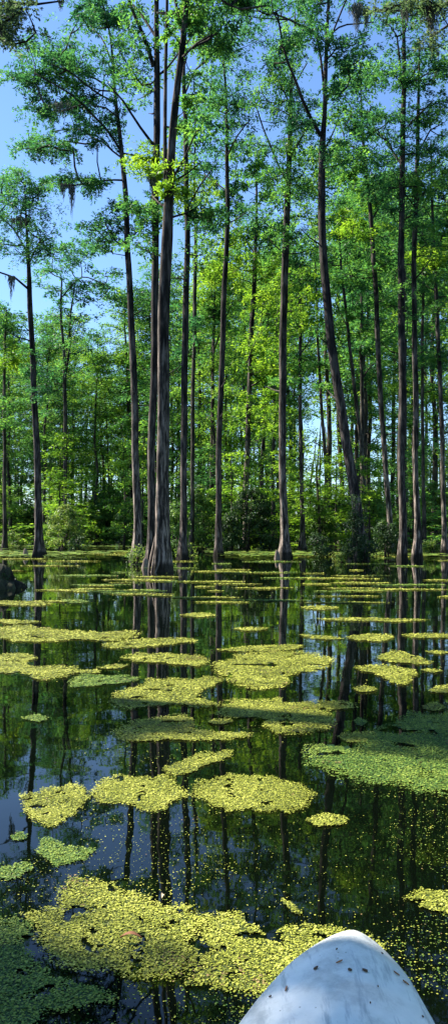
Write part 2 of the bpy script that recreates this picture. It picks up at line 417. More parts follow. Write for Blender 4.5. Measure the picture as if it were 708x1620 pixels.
make_tree('tall left-leaning cypress whose long limbs sweep out over the open sky', 28,
    [(217, 0, 14), (217, 800, 14), (214, 680, 14.5), (209, 530, 13.5), (204, 420, 12), (199, 320, 10.5), (190, 230, 9), (182, 160, 7), (178, 110, 5), (174, 60, 4), (165, 15, 2)],
    [[(190, 238, 5), (165, 200, 4.5, -.8), (130, 165, 4, -1.6), (95, 140, 3, -2.2), (55, 115, 2, -2.6)],
     [(184, 148, 5), (160, 130, 4, .6), (120, 108, 3.5, 1.2), (75, 80, 2.5, 1.6)],
     [(182, 160, 4), (150, 145, 3.5, -1), (110, 112, 3, -1.5), (82, 100, 2, -2)],
     [(192, 250, 4), (160, 225, 3.5, 1), (120, 205, 3, 2), (80, 210, 2, 2.4)],
     [(196, 285, 4), (160, 288, 3, -.6), (120, 292, 2.5, -1.2), (95, 290, 2, -1.6)],
     [(180, 105, 3.5), (160, 60, 3, .6), (130, 25, 2, 1)], [(186, 240, 4), (215, 245, 3, 1)]],
    [(150, 25, 45, 30, 20), (75, 78, 40, 24, 16), (55, 122, 42, 20, 15), (105, 115, 42, 26, 15), (50, 170, 26, 18, 7), (60, 225, 42, 14, 13), (105, 190, 48, 30, 17), (148, 110, 34, 40, 12),
     (125, 285, 45, 11, 12), (165, 200, 25, 40, 8), (135, 165, 30, 20, 8), (200, 120, 28, 60, 9), (185, 45, 30, 40, 10), (205, 345, 36, 24, 12), (165, 360, 32, 14, 8), (160, 385, 30, 9, 5), (90, 240, 30, 12, 5)],
    leaf='leaf_teal', bark='bark', R=.52, nl=235)
make_tree('left trunk of the central pair, straight and dark, forking near the top', 23.5,
    [(239, 0, 15), (239, 860, 14), (241, 700, 15), (245, 500, 15), (247, 300, 14), (247, 160, 13), (246, 60, 11), (246, -40, 8), (244, -160, 4), (240, -230, 2)],
    [[(243, 105, 9), (232, 70, 7.5, -.2), (215, 30, 6.5, -.4), (200, -10, 5, -.6), (185, -80, 3, -1)], [(243, 228, 6), (222, 200, 5, -.4), (195, 160, 4, -.8), (170, 130, 2, -1.2)],
     [(247, 60, 6), (225, 25, 5, .4), (205, 5, 4, .7)], [(248, 120, 5), (275, 95, 4, .8), (300, 60, 3, 1.4)], [(247, 20, 5), (285, 20, 4, -1), (335, 0, 3, -1.8)]],
    [(220, 60, 36, 50, 9), (215, -30, 60, 40, 14), (250, -110, 60, 60, 20), (300, -60, 50, 50, 12), (232, 258, 30, 26, 13, 'leaf_yellow'), (232, 325, 34, 26, 9), (215, 130, 25, 40, 5), (335, 8, 45, 12, 6), (225, 390, 20, 30, 4)],
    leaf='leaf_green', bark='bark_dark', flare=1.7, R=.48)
make_tree('right trunk of the central pair, thickest of all, with flared fluted base', 20.2,
    [(257, 0, 24), (257, 860, 24), (256, 760, 22), (257, 620, 21), (259, 500, 21), (262, 400, 20), (266, 330, 20), (270, 270, 17), (273, 190, 15), (281, 120, 13), (291, 50, 12), (297, -10, 10), (300, -100, 7), (298, -200, 3)],
    [[(290, 60, 7), (280, 20, 6, .3), (272, -40, 4, .5)], [(297, 0, 6), (330, -10, 5, -.6), (380, 15, 4, -1), (420, 10, 3, -1.3)], [(268, 290, 6), (292, 250, 4, -.4), (310, 210, 3, -.7)], [(286, 90, 5), (312, 70, 4, -1), (335, 55, 3, -1.5)]],
    [(285, 35, 30, 40, 8), (300, -50, 60, 50, 16), (290, -140, 60, 50, 18), (310, 190, 28, 40, 6), (275, 275, 22, 30, 5, 'leaf_yellow'), (325, 335, 26, 16, 4), (370, -20, 50, 25, 10), (345, 60, 24, 30, 5)],
    leaf='leaf_green', bark='bark', flare=1.65, R=.42, roots=True, ll=.13, lw=.05,
    extra_stems=[[(266, 345, 12), (262, 280, 9, .2), (261, 200, 8, .4), (262, 100, 7, .5), (264, 0, 6, .6), (262, -100, 4, .6)]])
make_tree('straight dark cypress just right of the central pair with shaggy vines below', 29,
    [(289, 0, 13), (289, 850, 12), (291, 700, 13), (294, 500, 13), (295, 350, 11), (293, 200, 9), (291, 110, 7), (294, 30, 4), (296, -40, 2)],
    [[(292, 150, 4), (310, 110, 3, .5), (330, 90, 2, 1)], [(295, 330, 4), (320, 290, 3, -.6), (335, 270, 2, -1)]],
    [(308, 110, 34, 50, 14), (335, 60, 28, 40, 9), (305, 305, 30, 26, 11, 'leaf_yellow'), (320, 380, 25, 25, 5), (290, 10, 35, 30, 8), (275, 420, 20, 25, 4)],
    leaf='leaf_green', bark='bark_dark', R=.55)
make_tree('slender cypress close behind the straight dark one right of the central pair', 40,
    [(303, 0, 8), (304, 800, 8), (306, 600, 8), (308, 450, 7.5), (309, 340, 6), (308, 260, 4), (308, 170, 2)],
    [[(308, 330, 3), (330, 300, 2.5, .5), (345, 290, 2, .8)]],
    [(320, 200, 34, 40, 14), (312, 260, 36, 36, 12), (325, 340, 32, 30, 8), (330, 420, 24, 40, 7, 'leaf_yellow'), (300, 520, 30, 50, 6)],
    leaf='leaf_teal', bark='bark_far', R=.75, ll=.19, lw=.07)
make_tree('slim upright cypress left of centre with a small dark high crown', 33,
    [(345, 0, 11), (345, 800, 11), (348, 650, 11.5), (353, 500, 11), (358, 380, 9.5), (359, 280, 8), (357, 180, 6), (355, 120, 4), (350, 60, 2)],
    [[(358, 250, 3.5), (375, 215, 3, -.4), (395, 190, 2, -.8)], [(357, 170, 3.5), (335, 140, 2.5, .6), (325, 120, 2, .9)], [(358, 300, 3), (335, 285, 2.5, .4), (322, 275, 2, .6)]],
    [(357, 115, 40, 34, 17), (378, 180, 34, 22, 12), (340, 165, 30, 25, 8), (390, 205, 24, 16, 5), (330, 225, 24, 16, 4), (385, 60, 34, 24, 8), (350, 50, 30, 30, 8), (390, 340, 20, 16, 3)],
    leaf='leaf_teal', bark='bark_dark', R=.6)
make_tree('slender cypress in the centre rising above a very dark thicket', 41,
    [(388, 0, 11), (389, 800, 10.5), (393, 650, 10), (399, 500, 9), (403, 400, 7.5), (405, 320, 5), (404, 250, 2)],
    [[(402, 400, 3.5), (380, 370, 3, .5), (362, 355, 2, .8)], [(404, 330, 3), (425, 295, 2.5, -.5)]],
    [(405, 255, 34, 28, 12), (400, 310, 44, 28, 14), (415, 370, 42, 28, 12), (375, 400, 30, 35, 10, 'leaf_yellow'), (410, 450, 36, 50, 14, 'leaf_yellow'), (425, 560, 38, 60, 18, 'leaf_yellow'), (415, 650, 30, 50, 10, 'leaf_yellow')],
    leaf='leaf_green', bark='bark', R=.78, ll=.2, lw=.075)
make_tree('straight cypress right of centre, lower trunk sunlit pale along its left side', 31,
    [(450, 0, 16), (449, 860, 15), (447, 720, 14.5), (447, 560, 15), (450, 430, 14.5), (455, 330, 13), (458, 240, 10), (460, 160, 7), (463, 90, 4), (466, 20, 2)],
    [[(457, 250, 5), (478, 215, 3.5, -.6), (490, 190, 2.5, -1)], [(456, 290, 5), (435, 250, 4, .6), (412, 190, 3, 1), (400, 150, 2, 1.3)], [(460, 170, 3.5), (440, 130, 3, -.8), (420, 100, 2, -1.2)], [(461, 140, 3), (485, 100, 2.5, .8)]],
    [(450, 100, 42, 40, 18, 'leaf_green'), (425, 150, 36, 34, 12), (440, 215, 42, 34, 14), (475, 170, 30, 40, 10, 'leaf_teal'), (435, 290, 44, 34, 13), (480, 300, 26, 50, 8), (470, 40, 40, 26, 10), (485, 380, 24, 30, 5), (430, 370, 28, 30, 6), (470, 460, 30, 50, 7, 'leaf_yellow')],
    leaf='leaf_green', bark='bark', flare=1.9, R=.6)
make_tree('big left-leaning cypress forking into a Y high up, dark shrub at its foot', 27.5,
    [(571, 0, 21), (566, 830, 19), (557, 750, 19), (545, 680, 18.5), (530, 590, 18), (518, 490, 17), (511, 390, 16), (508, 300, 14.5), (508, 235, 13), (512, 180, 9), (514, 110, 8), (516, 50, 6.5), (520, -30, 5), (524, -110, 3)],
    [[(507, 215, 8.5), (492, 190, 7.5, -.2), (478, 160, 6.5, -.4), (462, 115, 5.5, -.6), (448, 75, 4.5, -.8), (438, 20, 3, -1)],
     [(513, 150, 5), (500, 60, 4.5, .4), (470, 38, 4, .8), (430, 18, 3.5, 1.1), (385, 12, 3, 1.4), (340, 18, 2, 1.6)],
     [(515, 85, 4.5), (528, 45, 3.5, -.4), (542, 10, 3, -.8), (560, -30, 2, -1)],
     [(510, 240, 4), (522, 218, 3, .3), (532, 198, 2, .5)],
     [(515, 60, 4), (548, 40, 3, .6), (590, 35, 2, 1)]],
    [(500, 50, 44, 30, 11), (545, 85, 36, 20, 8), (455, 90, 30, 30, 8), (530, 125, 34, 20, 4), (520, -20, 70, 30, 18), (430, -10, 60, 20, 12), (385, 15, 50, 10, 9), (530, 240, 30, 24, 6), (560, 60, 25, 20, 4), (470, 180, 24, 30, 5), (540, 150, 22, 14, 4)],
    leaf='leaf_teal', bark='bark_dark', flare=1.6, R=.52)
make_tree('narrow left-leaning cypress between the forked tree and the dark straight trunk', 36,
    [(617, 0, 11), (616, 840, 10), (608, 720, 10.5), (599, 580, 10), (592, 450, 9.5), (586, 350, 8.5), (579, 280, 7), (573, 210, 5), (570, 150, 3), (568, 100, 1.5)],
    [[(586, 350, 3.5), (608, 310, 3, -.4), (620, 290, 2, -.8)], [(578, 260, 3), (556, 230, 2.5, .5)]],
    [(568, 125, 34, 26, 14), (560, 180, 40, 30, 15), (580, 230, 42, 28, 14), (555, 270, 34, 28, 10), (600, 300, 36, 28, 10), (575, 350, 38, 28, 10, 'leaf_yellow'), (555, 420, 34, 34, 8), (610, 400, 24, 40, 7)],
    leaf='leaf_green', bark='bark', R=.68, ll=.18, lw=.065)
make_tree('straight near-black cypress trunk on the right, dark from foot to crown', 29,
    [(636, 0, 15), (636, 850, 14), (635, 700, 14.5), (635, 500, 14), (634, 350, 12), (635, 220, 10.5), (637, 120, 8.5), (638, 30, 6), (640, -50, 3)],
    [[(634, 130, 5), (630, 90, 4, -.3), (627, 60, 3, -.5)], [(635, 260, 5), (612, 225, 4, .5), (596, 205, 3, .9)], [(636, 210, 4), (660, 185, 3, -.6), (685, 160, 2, -1)]],
    [(630, 110, 40, 34, 12), (600, 180, 34, 30, 10), (660, 160, 34, 40, 12), (640, 240, 44, 34, 12), (612, 300, 30, 34, 8), (645, 20, 50, 30, 12), (650, 340, 30, 34, 7), (660, 70, 30, 30, 6)],
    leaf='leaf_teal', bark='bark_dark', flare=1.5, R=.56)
make_tree('pale-trunked straight cypress on the right, lower trunk brightly sunlit', 29.5,
    [(660, 0, 12), (659, 850, 11), (657, 700, 11), (655, 500, 10.5), (655, 360, 9.5), (658, 240, 8), (660, 140, 5), (662, 60, 2.5)],
    [[(657, 250, 4), (680, 205, 3, -.5), (700, 195, 2, -.8)], [(656, 330, 3.5), (636, 300, 2.5, .6)]],
    [(670, 110, 32, 40, 11), (690, 190, 34, 34, 12), (685, 260, 34, 34, 11), (650, 290, 30, 30, 7), (670, 380, 26, 34, 6), (700, 80, 24, 40, 7), (650, 480, 20, 40, 4)],
    leaf='leaf_green', bark='bark', R=.56)
make_tree('thin cypress at the right edge leaning slightly left, sunlit lower trunk', 35,
    [(703, 0, 10), (701, 840, 9), (698, 700, 9), (693, 560, 8.5), (688, 440, 7.5), (684, 350, 6), (682, 280, 4), (680, 220, 2)],
    [[(687, 400, 3), (705, 360, 2.5, -.5), (725, 345, 2, -.8)], [(684, 350, 3), (668, 325, 2, .4)]],
    [(685, 290, 30, 34, 10), (705, 345, 34, 30, 12), (690, 400, 32, 30, 10, 'leaf_yellow'), (740, 300, 40, 60, 12), (712, 450, 26, 40, 8), (700, 560, 22, 40, 5)],
    leaf='leaf_green', bark='bark', R=.66, ll=.18, lw=.065)
# slimmer middle-distance trunks
make_tree('very thin straight cypress at the extreme left edge of the view', 44,
    [(8, 0, 7), (8, 750, 7), (7, 620, 6), (9, 540, 5), (10, 490, 3)], [], [(10, 500, 34, 26, 10), (12, 560, 30, 30, 8, 'leaf_yellow'), (5, 640, 24, 40, 6)], bark='bark_far', leaf='leaf_green', R=.8, ll=.22, lw=.08)
make_tree('thin dark trunk standing just right of the pale-sided straight cypress', 39,
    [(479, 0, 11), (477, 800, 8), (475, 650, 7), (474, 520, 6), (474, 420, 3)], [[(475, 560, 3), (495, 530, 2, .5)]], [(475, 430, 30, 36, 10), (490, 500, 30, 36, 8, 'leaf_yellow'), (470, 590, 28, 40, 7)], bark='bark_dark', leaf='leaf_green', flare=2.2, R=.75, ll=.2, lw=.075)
make_tree('thin cypress left of the big leaning trunk, leafy halfway up', 46,
    [(519, 0, 8), (517, 780, 7), (511, 680, 6.5), (504, 580, 5.5), (500, 480, 4), (498, 400, 2)], [], [(500, 420, 34, 36, 11), (505, 500, 30, 30, 7), (500, 590, 26, 30, 5)], bark='bark_far', leaf='leaf_green', R=.85, ll=.22, lw=.08)
make_tree('thin pale trunk just right of the big leaning cypress, crossing behind it', 40,
    [(580, 0, 9), (576, 800, 8), (570, 700, 7.5), (558, 600, 7), (547, 500, 6), (540, 430, 5), (536, 360, 3)], [[(550, 520, 3), (530, 480, 2, .5)]], [(540, 350, 34, 36, 12), (545, 430, 36, 34, 10), (555, 520, 28, 34, 6)], bark='bark', leaf='leaf_green', R=.75, ll=.2, lw=.075)
make_tree('upright slim trunk with a short broken side branch near the leaning cypress', 43,
    [(574, 0, 9), (573, 800, 8), (572, 680, 8), (571, 560, 7), (571, 460, 4)], [[(572, 600, 4), (582, 585, 3, .1), (592, 574, 2, .2)]], [(572, 460, 28, 34, 9), (580, 530, 26, 26, 5)], bark='bark', leaf='leaf_teal', R=.8, ll=.22, lw=.08)
make_tree('thin trunk close on the right side of the pale sunlit right cypress', 37,
    [(669, 0, 9), (669, 800, 7), (668, 660, 6.5), (667, 520, 6), (668, 420, 4), (668, 350, 2)], [], [(668, 370, 28, 34, 9), (675, 450, 26, 34, 7), (672, 560, 22, 30, 4)], bark='bark_far', leaf='leaf_teal', R=.7, ll=.2, lw=.07)
make_tree('slender pale trunk seen between the slim cypress and the central dark thicket', 52,
    [(333, 0, 8), (334, 780, 8), (336, 640, 7), (337, 540, 6), (340, 470, 4)], [[(337, 560, 3), (350, 520, 2.5), (362, 490, 2)]], [(340, 450, 30, 40, 12, 'leaf_yellow'), (330, 520, 28, 36, 7)], bark='bark', leaf='leaf_green', R=.9, ll=.25, lw=.09)
# trees whose trunks stand beside the view and whose limbs reach in overhead
make_tree('cypress standing outside the left edge, dark mossy limb entering the top left corner', 15,
    [(-330, 0, 42), (-325, 700, 38), (-315, 400, 34), (-305, 100, 28), (-300, -300, 18), (-300, -600, 8)],
    [[(-306, 120, 14), (-200, 60, 11, .2), (-90, 20, 8, .4), (0, 5, 6, .5), (60, 5, 4.5, .6), (100, 1, 3, .6)], [(-305, -100, 14), (-150, -160, 9, -1), (0, -200, 6, -2)]],
    [(15, 20, 45, 22, 16), (25, 52, 34, 20, 11), (50, -25, 60, 25, 12), (-80, 50, 60, 50, 14), (-250, -300, 150, 160, 40), (-50, -200, 120, 60, 20)],
    leaf='leaf_grey', bark='bark_dark', R=.27, ll=.085, lw=.03, nl=120, group='cypresses reaching in from beside the view')
make_tree('cypress standing outside the right edge, moss-hung limb crossing the top right corner', 17,
    [(960, 0, 40), (955, 700, 36), (945, 400, 32), (935, 100, 26), (930, -300, 16), (930, -600, 8)],
    [[(936, 60, 13), (860, 20, 10, .2), (780, 0, 8, .3), (700, 8, 6, .4), (630, 20, 4.5, .5), (575, 15, 3.5, .5), (555, 8, 2.5, .5)], [(660, 14, 3, .45), (650, -20, 3, .8), (640, -60, 2, 1)]],
    [(640, -6, 60, 12, 12), (705, 10, 26, 20, 8), (690, 50, 22, 34, 6), (600, 10, 26, 10, 4), (850, 0, 80, 60, 14), (930, -300, 140, 160, 40), (690, -100, 100, 60, 20)],
    leaf='leaf_grey', bark='bark_dark', R=.3, ll=.09, lw=.032, nl=110, group='cypresses reaching in from beside the view')

# ------------------------------------------------------------------ shade trees left of the boat (outside the frame): added, with crowns shaped to shade the near mats
SUN_AZ, SUN_EL = 70.0, 43.0     # degrees left of the view direction, elevation
def sunpos(x, y, hgt):
    L_ = hgt / math.tan(math.radians(SUN_EL)); a = math.radians(SUN_AZ)
    return Vector((x - math.sin(a) * L_, y + math.cos(a) * L_, hgt))
def shade_tree(label, spots, bx, by):
    root = empty('cypress_tree', (bx, by, 0)); tag(root, label, 'tree', 'added shade trees beside the boat')
    top = max(s[2] for s in spots) + 1.5
    tr = catmull([(Vector((bx, by, -.3)), .5), (Vector((bx, by, 1.5)), .28), (Vector((bx + .2, by, top * .5)), .22), (Vector((bx, by + .2, top)), .06)], .5)
    mb = MB(); tube(mb, tr, 16, rough=.1, seed=3, flute=lambda t, p: .05 + .25 * math.exp(-max(p.z, 0) / .8)); mb.build('trunk', M['bark'], root, (bx, by, 0))
    cs = []
    for (x, y, h, rad, n) in spots:
        c = sunpos(x, y, h)
        for _ in range(n):
            a = random.uniform(0, 6.3); q = math.sqrt(random.random()) * rad
            cs.append(c + Vector((q * math.cos(a), q * math.sin(a), random.uniform(-.4, .4))))
    mb = MB(); grow_twigs(mb, [v for v, r in tr if v.z > 3], cs)
    for c in cs: spray_leaves(mb, c, .30, 170, .09, .045)
    mb.build('crown', [M['leaf_green'], M['bark']], root, (bx, by, 0))
shade_tree('unseen added cypress off to the left, crown shaped to shade the nearest water', [(-.95, 1.9, 9, .24, 14), (-.68, 1.68, 9, .2, 12), (-.40, 1.42, 9, .18, 10), (-.1, 1.15, 9, .16, 6), (.3, .85, 9, .16, 7), (.6, .72, 9, .24, 10), (.9, .8, 9, .24, 8), (.3, .6, 9, .3, 8), (-.4, 1.1, 9.3, .35, 8)], -9.2, 4.6)
shade_tree("unseen added cypress off to the left, crown shaped to shade the right-hand mat", [(1.05, 4.05, 8.6, .16, 9), (1.3, 4.10, 8.6, .2, 12), (1.65, 4.15, 8.6, .26, 16), (1.4, 4.6, 8.8, .2, 9), (1.7, 4.6, 8.8, .3, 10), (2.1, 4.2, 8.8, .3, 10), (-.5, 4.35, 9, .12, 3), (-.15, 4.2, 9, .1, 2)], -8.2, 7.4)

# ------------------------------------------------------------------ background trees: prototypes, then copies
def proto_tree(i):
    r = random.Random(100 + i)
    Ht = 20.0
    root = empty('slender_cypress_tree', (0, 0, 0))
    lean = r.uniform(-.7, .7); ln2 = r.uniform(-.5, .5)
    pts = [(Vector((0, 0, -.4)), .19)]
    for j in range(1, 9):
        t = j / 8
        pts.append((Vector((lean * t * t + r.uniform(-.12, .12), ln2 * t + r.uniform(-.12, .12), Ht * t)), (.14 * (1 - t) ** .8 + .02)))
    tr = catmull(pts, .6)
    tr = [(v, rr * (1 + 1.0 * math.exp(-max(v.z, 0) / .6))) for v, rr in tr]
    mb = MB(); tube(mb, tr, 9, rough=.12, seed=i); mb.build('trunk', M['bark_far'], root)
    cs = []
    for _ in range(100):
        t = r.uniform(0.0, 1) ** .85
        z = Ht * (.12 + .88 * t)
        dens = .33 if t < .35 else 1
        if r.random() > dens: continue
        rad = (2.6 * math.sin(min(1, (1 - t) * 1.6 + .12) * math.pi * .5) + .1) * (0.55 if t < .4 else 1)
        a = r.uniform(0, 6.28); q = math.sqrt(r.random()) * rad
        cs.append(Vector((lean * (z / Ht) ** 2 + q * math.cos(a), ln2 * z / Ht + q * math.sin(a), z)))
    mb = MB(); grow_twigs(mb, [v for v, rr in tr if v.z > 2.5], cs, rbase=.014)
    for c in cs: spray_leaves(mb, c, r.uniform(.6, 1.15), int(r.uniform(110, 170)), .24, .075, flat=.36, nspray=8)
    mb.build('crown', [M['leaf_far' if i % 3 else 'leaf_farblue'], M['bark_far']], root)
    return root
protos = [proto_tree(i) for i in range(7)]
used_proto = [False] * 7
def top_row(px):       # photo row reached by the background tree tops over this column
    xs = [-200, 0, 60, 200, 260, 340, 420, 520, 600, 708, 900]
    ys = [420, 465, 450, 450, 400, 370, 330, 230, 220, 260, 250]
    return float(np.interp(px, xs, ys))
spots = []
rb = random.Random(5)
def layer(kind, n, d0, d1, x0, x1, drop, clear=()):
    for i in range(n):
        px = x0 + (x1 - x0) * (i + rb.uniform(.12, .88)) / n
        d = rb.uniform(d0, d1)
        if kind != 'mid' and (486 < px < 534 or (px > 590 and rb.random() < .4)): continue
        top = top_row(px) + drop + rb.uniform(-10, 70)
        h = H + (HY - top) / F * d
        spots.append([px, d, h, kind])
layer('mid', 9, 44, 54, 300, 850, 10)
layer('mid', 6, 48, 60, -130, 290, 0)
layer('far', 42, 56, 76, -160, 870, 34)
layer('rear', 54, 80, 105, -160, 870, 90)
anchors = [(-999, 62, 'left of the bare-limbed dark cypress'), (62, 217, 'between the bare-limbed and the left-leaning cypress'), (217, 290, 'behind the central trunk pair'),
           (290, 449, 'between the central pair and the pale-sided trunk'), (449, 571, 'between the pale-sided trunk and the big leaning one'),
           (571, 660, 'between the big leaning trunk and the right pale one'), (660, 9999, 'right of the pale right trunk')]
ordw = ['leftmost', 'second', 'third', 'fourth', 'fifth', 'sixth', 'seventh', 'eighth', 'ninth', 'tenth', 'eleventh', 'twelfth', 'thirteenth', 'fourteenth']
kindw = {'mid': 'leafy mid-distance cypress', 'far': 'slender distant cypress', 'rear': 'hindmost thin cypress'}
spots.sort(key=lambda s: s[0]); cnt = {}
for k_, s in enumerate(spots):
    px, d, h, kind = s
    pi = rb.randrange(7)
    src = protos[pi]
    o = src if not used_proto[pi] else copy_tree(src)
    used_proto[pi] = True
    s.append(o)
    o.location = ((px - CX) / F * d, d, 0.0)
    sc = h / 20.0; sx = max(.75, min(1.25, rb.uniform(.85, 1.15) * (.6 + .4 * sc)))
    o.scale = (sx * (1 + (d - 50) * .004), sx * (1 + (d - 50) * .004), sc); o.rotation_euler = (0, 0, rb.uniform(0, 6.28))
    gi = next(i for i, a in enumerate(anchors) if a[0] <= px < a[1])
    if px < -40 or px > 750: pass
    key = (kind, gi, px < -40 or px > 750)
    cnt[key] = cnt.get(key, 0) + 1
    if key[2]: lab = '%s %s beyond the %s edge of the view' % (ordw[min(cnt[key] - 1, 13)], kindw[kind], 'left' if px < 0 else 'right')
    else: lab = '%s %s %s' % (ordw[min(cnt[key] - 1, 13)], kindw[kind], anchors[gi][2])
    tag(o, lab, 'tree', {'mid': 'leafy cypresses in the middle distance', 'far': 'slender distant cypresses', 'rear': 'faint hindmost cypresses'}[kind])
# the rest of the swamp stand, behind and beside the boat
behind = []
rb2 = random.Random(9)
for i in range(34):
    if i < 22: x, y = -34 + 68 * (i % 11 + rb2.uniform(.1, .9)) / 11, -9 - 11 * (i // 11) - rb2.uniform(0, 6)
    else: x, y = 15 + rb2.uniform(0, 14), -6 + 3.2 * (i - 22)
    o = copy_tree(protos[i % 7] if used_proto[i % 7] else protos[used_proto.index(True)])
    o.location = (x, y, 0); q = rb2.uniform(.85, 1.15); o.scale = (q * 1.25, q * 1.25, q); o.rotation_euler = (0, 0, rb2.uniform(0, 6.28))
    tag(o, 'cypress of the surrounding stand, outside the photo, behind or right of the boat', 'tree', 'surrounding cypresses outside the view')
for i, u in enumerate(used_proto):
    if not u:
        for ch in list(protos[i].children): bpy.data.objects.remove(ch)
        bpy.data.objects.remove(protos[i])

# young leafy cypresses and undergrowth between the trunks
def proto_sapling(i):
    r = random.Random(300 + i); Ht = 8.0
    root = empty('young_cypress_tree', (0, 0, 0))
    tr = catmull([(Vector((0, 0, -.3)), .10), (Vector((r.uniform(-.1, .1), 0, 3)), .06), (Vector((r.uniform(-.3, .3), r.uniform(-.2, .2), Ht)), .015)], .5)
    mb = MB(); tube(mb, tr, 7); mb.build('trunk', M['bark_far'], root)
    cs = []
    for _ in range(42):
        t = r.random(); rad = 1.7 * (1 - t) ** .7 + .2; a = r.uniform(0, 6.28); q = math.sqrt(r.random()) * rad
        cs.append(Vector((q * math.cos(a), q * math.sin(a), .5 + (Ht - .3) * t)))
    mb = MB(); grow_twigs(mb, [v for v, rr in tr if v.z > .4], cs, rbase=.008)
    for c in cs: spray_leaves(mb, c, r.uniform(.4, .85), int(r.uniform(60, 110)), .2, .085, flat=.4)
    mb.build('crown', [M[['leaf_far', 'leaf_yellow', 'leaf_farblue', 'leaf_far'][i]], M['bark_far']], root)
    return root
sap = [proto_sapling(i) for i in range(4)]; sused = [False] * 4
rb = random.Random(12); scnt = {}
rows = [('near', 16, 38, 50, .45, .95), ('deep', 34, 55, 92, .8, 1.7)]
for kind, n, d0, d1, s0, s1 in rows:
    for i in range(n):
        px = -60 + 840 * (i + rb.uniform(.05, .95)) / n; d = rb.uniform(d0, d1); q = rb.choice([0, 0, 1, 2, 3])
        if 340 < px < 560 and kind == 'near': q = 1
        o = sap[q] if not sused[q] else copy_tree(sap[q]); sused[q] = True
        if 484 < px < 535: s1_ = min(s1, .8)
        else: s1_ = s1
        o.location = ((px - CX) / F * d, d, 0); o.scale = (rb.uniform(.8, 1.2) * (.6 + .4 * s1),) * 2 + (rb.uniform(min(s0, .6) if s1_ < s1 else s0, s1_),); o.rotation_euler = (0, 0, rb.uniform(0, 6.28))
        gi = next(i_ for i_, a_ in enumerate(anchors) if a_[0] <= px < a_[1]); key = (kind, gi); scnt[key] = scnt.get(key, 0) + 1
        tag(o, '%s %s young cypress %s' % (ordw[scnt[key] - 1], 'far' if kind == 'deep' else 'near', anchors[gi][2]), 'tree', 'young leafy cypresses among the trunks')

# far wood that reads as one mass
mb = MB()
for i in range(1000):
    px = random.uniform(-500, 1200); d = random.uniform(108, 165)
    hmax = float(np.interp(px, [-200, 480, 540, 900], [20, 18, 7, 8])) * (.75 + .35 * noise.noise(Vector((px * .02, 0, 0))))
    z = random.uniform(.3, max(3, hmax)) if i % 3 else random.uniform(.3, 5)
    spray_leaves(mb, ((px - CX) / F * d, d, z), random.uniform(1.6, 2.8), 75, .75, .32, flat=.5)
for i in range(170):
    px = random.uniform(-500, 1200); d = random.uniform(108, 150); x = (px - CX) / F * d
    tube(mb, [(Vector((x, d, -.2)), .22), (Vector((x + random.uniform(-.6, .6), d, 9)), .17), (Vector((x + random.uniform(-1, 1), d, 17)), .06)], 5, 1)
tag(mb.build('distant_wood', [M['leaf_far'], M['bark_far']]), 'distant green wood closing the gaps behind all the trunks', 'wood', kind='stuff')

# ------------------------------------------------------------------ shrubs
def shrub(label, px, py_base, w, h, mat='leaf_shrub', n=None, ll=.10, lw=.055, group='shrubs at the feet of the trees', dd=None, name='shrub'):
    d = dd or H * F / (py_base - HY); k = d / F
    x = (px - CX) * k; W = w * k / 2; Hh = h * k
    root = empty(name, (x, d, 0)); tag(root, label, 'shrub', group)
    cs = []
    nc = n or max(8, int(w * h / 90))
    for _ in range(nc):
        a = random.uniform(0, 6.28); q = math.sqrt(random.random())
        z = Hh * random.uniform(.12, 1) ; wz = math.sqrt(max(.05, 1 - (z / Hh - .35) ** 2 * 1.6))
        cs.append(Vector((x + W * q * math.cos(a) * wz, d + W * .8 * q * math.sin(a) * wz, z * (1 - .25 * q * q))))
    mb = MB(); tr = []
    for i in range(4):
        b = Vector((x + random.uniform(-.3, .3) * W, d + random.uniform(-.2, .2) * W, -.1)); t = Vector((x + random.uniform(-.6, .6) * W, d + random.uniform(-.5, .5) * W, Hh * .75))
        s3 = catmull([(b, .035), (b.lerp(t, .5) + Vector((random.uniform(-.1, .1), 0, .1)), .025), (t, .01)], .2); tube(mb, s3, 5, 0); tr += [v for v, r in s3]
    grow_twigs(mb, tr, cs, mat=0, rbase=.006)
    mb.build('branches' if False else 'stem', M['bark_dark'], root, (x, d, 0))
    mb = MB()
    for c in cs: blob_leaves(mb, c, random.uniform(.16, .34) * max(1, W * .5), 85, ll * d / 32, lw * d / 32)
    mb.build('foliage', M[mat], root, (x, d, 0))
    return root
shrub('pale yellow-green bush right of the far-left dark trunk', 102, 873, 62, 75, 'leaf_shrub_light')
shrub('low dark bush under the right side of the pale yellow-green bush', 122, 874, 24, 28, 'leaf_shrub_dark')
shrub('low rounded green bush at the extreme left shore', 18, 866, 62, 24, 'leaf_shrub_light')
shrub('tall dim bush rising left behind the dark far-left trunk', 25, 862, 60, 60, 'leaf_shrub')
shrub('small dim bush midway between far-left trunk and left-leaning cypress', 165, 863, 50, 50, 'leaf_shrub_dark')
shrub('dim bush immediately left of the left-leaning cypress foot', 196, 864, 36, 66, 'leaf_shrub')
shrub('tangled bush against the right side of the thickest fluted trunk', 278, 878, 36, 84, 'leaf_shrub')
shrub('little bright leafy shrub right of the thickest trunk at waterline', 296, 884, 34, 28, 'leaf_shrub_light')
shrub('tall mid-green bush left of the slim upright cypress', 320, 872, 50, 112, 'leaf_shrub')
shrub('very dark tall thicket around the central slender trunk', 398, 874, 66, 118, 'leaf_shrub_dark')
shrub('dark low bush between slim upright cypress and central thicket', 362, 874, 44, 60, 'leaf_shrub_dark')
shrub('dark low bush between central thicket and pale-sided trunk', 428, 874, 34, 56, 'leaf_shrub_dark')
shrub('broad mid-green bush right of the pale-sided straight trunk', 503, 872, 60, 84, 'leaf_shrub')
shrub('dark rounded bush left of the forked tree foot', 505, 882, 34, 40, 'leaf_shrub_dark')
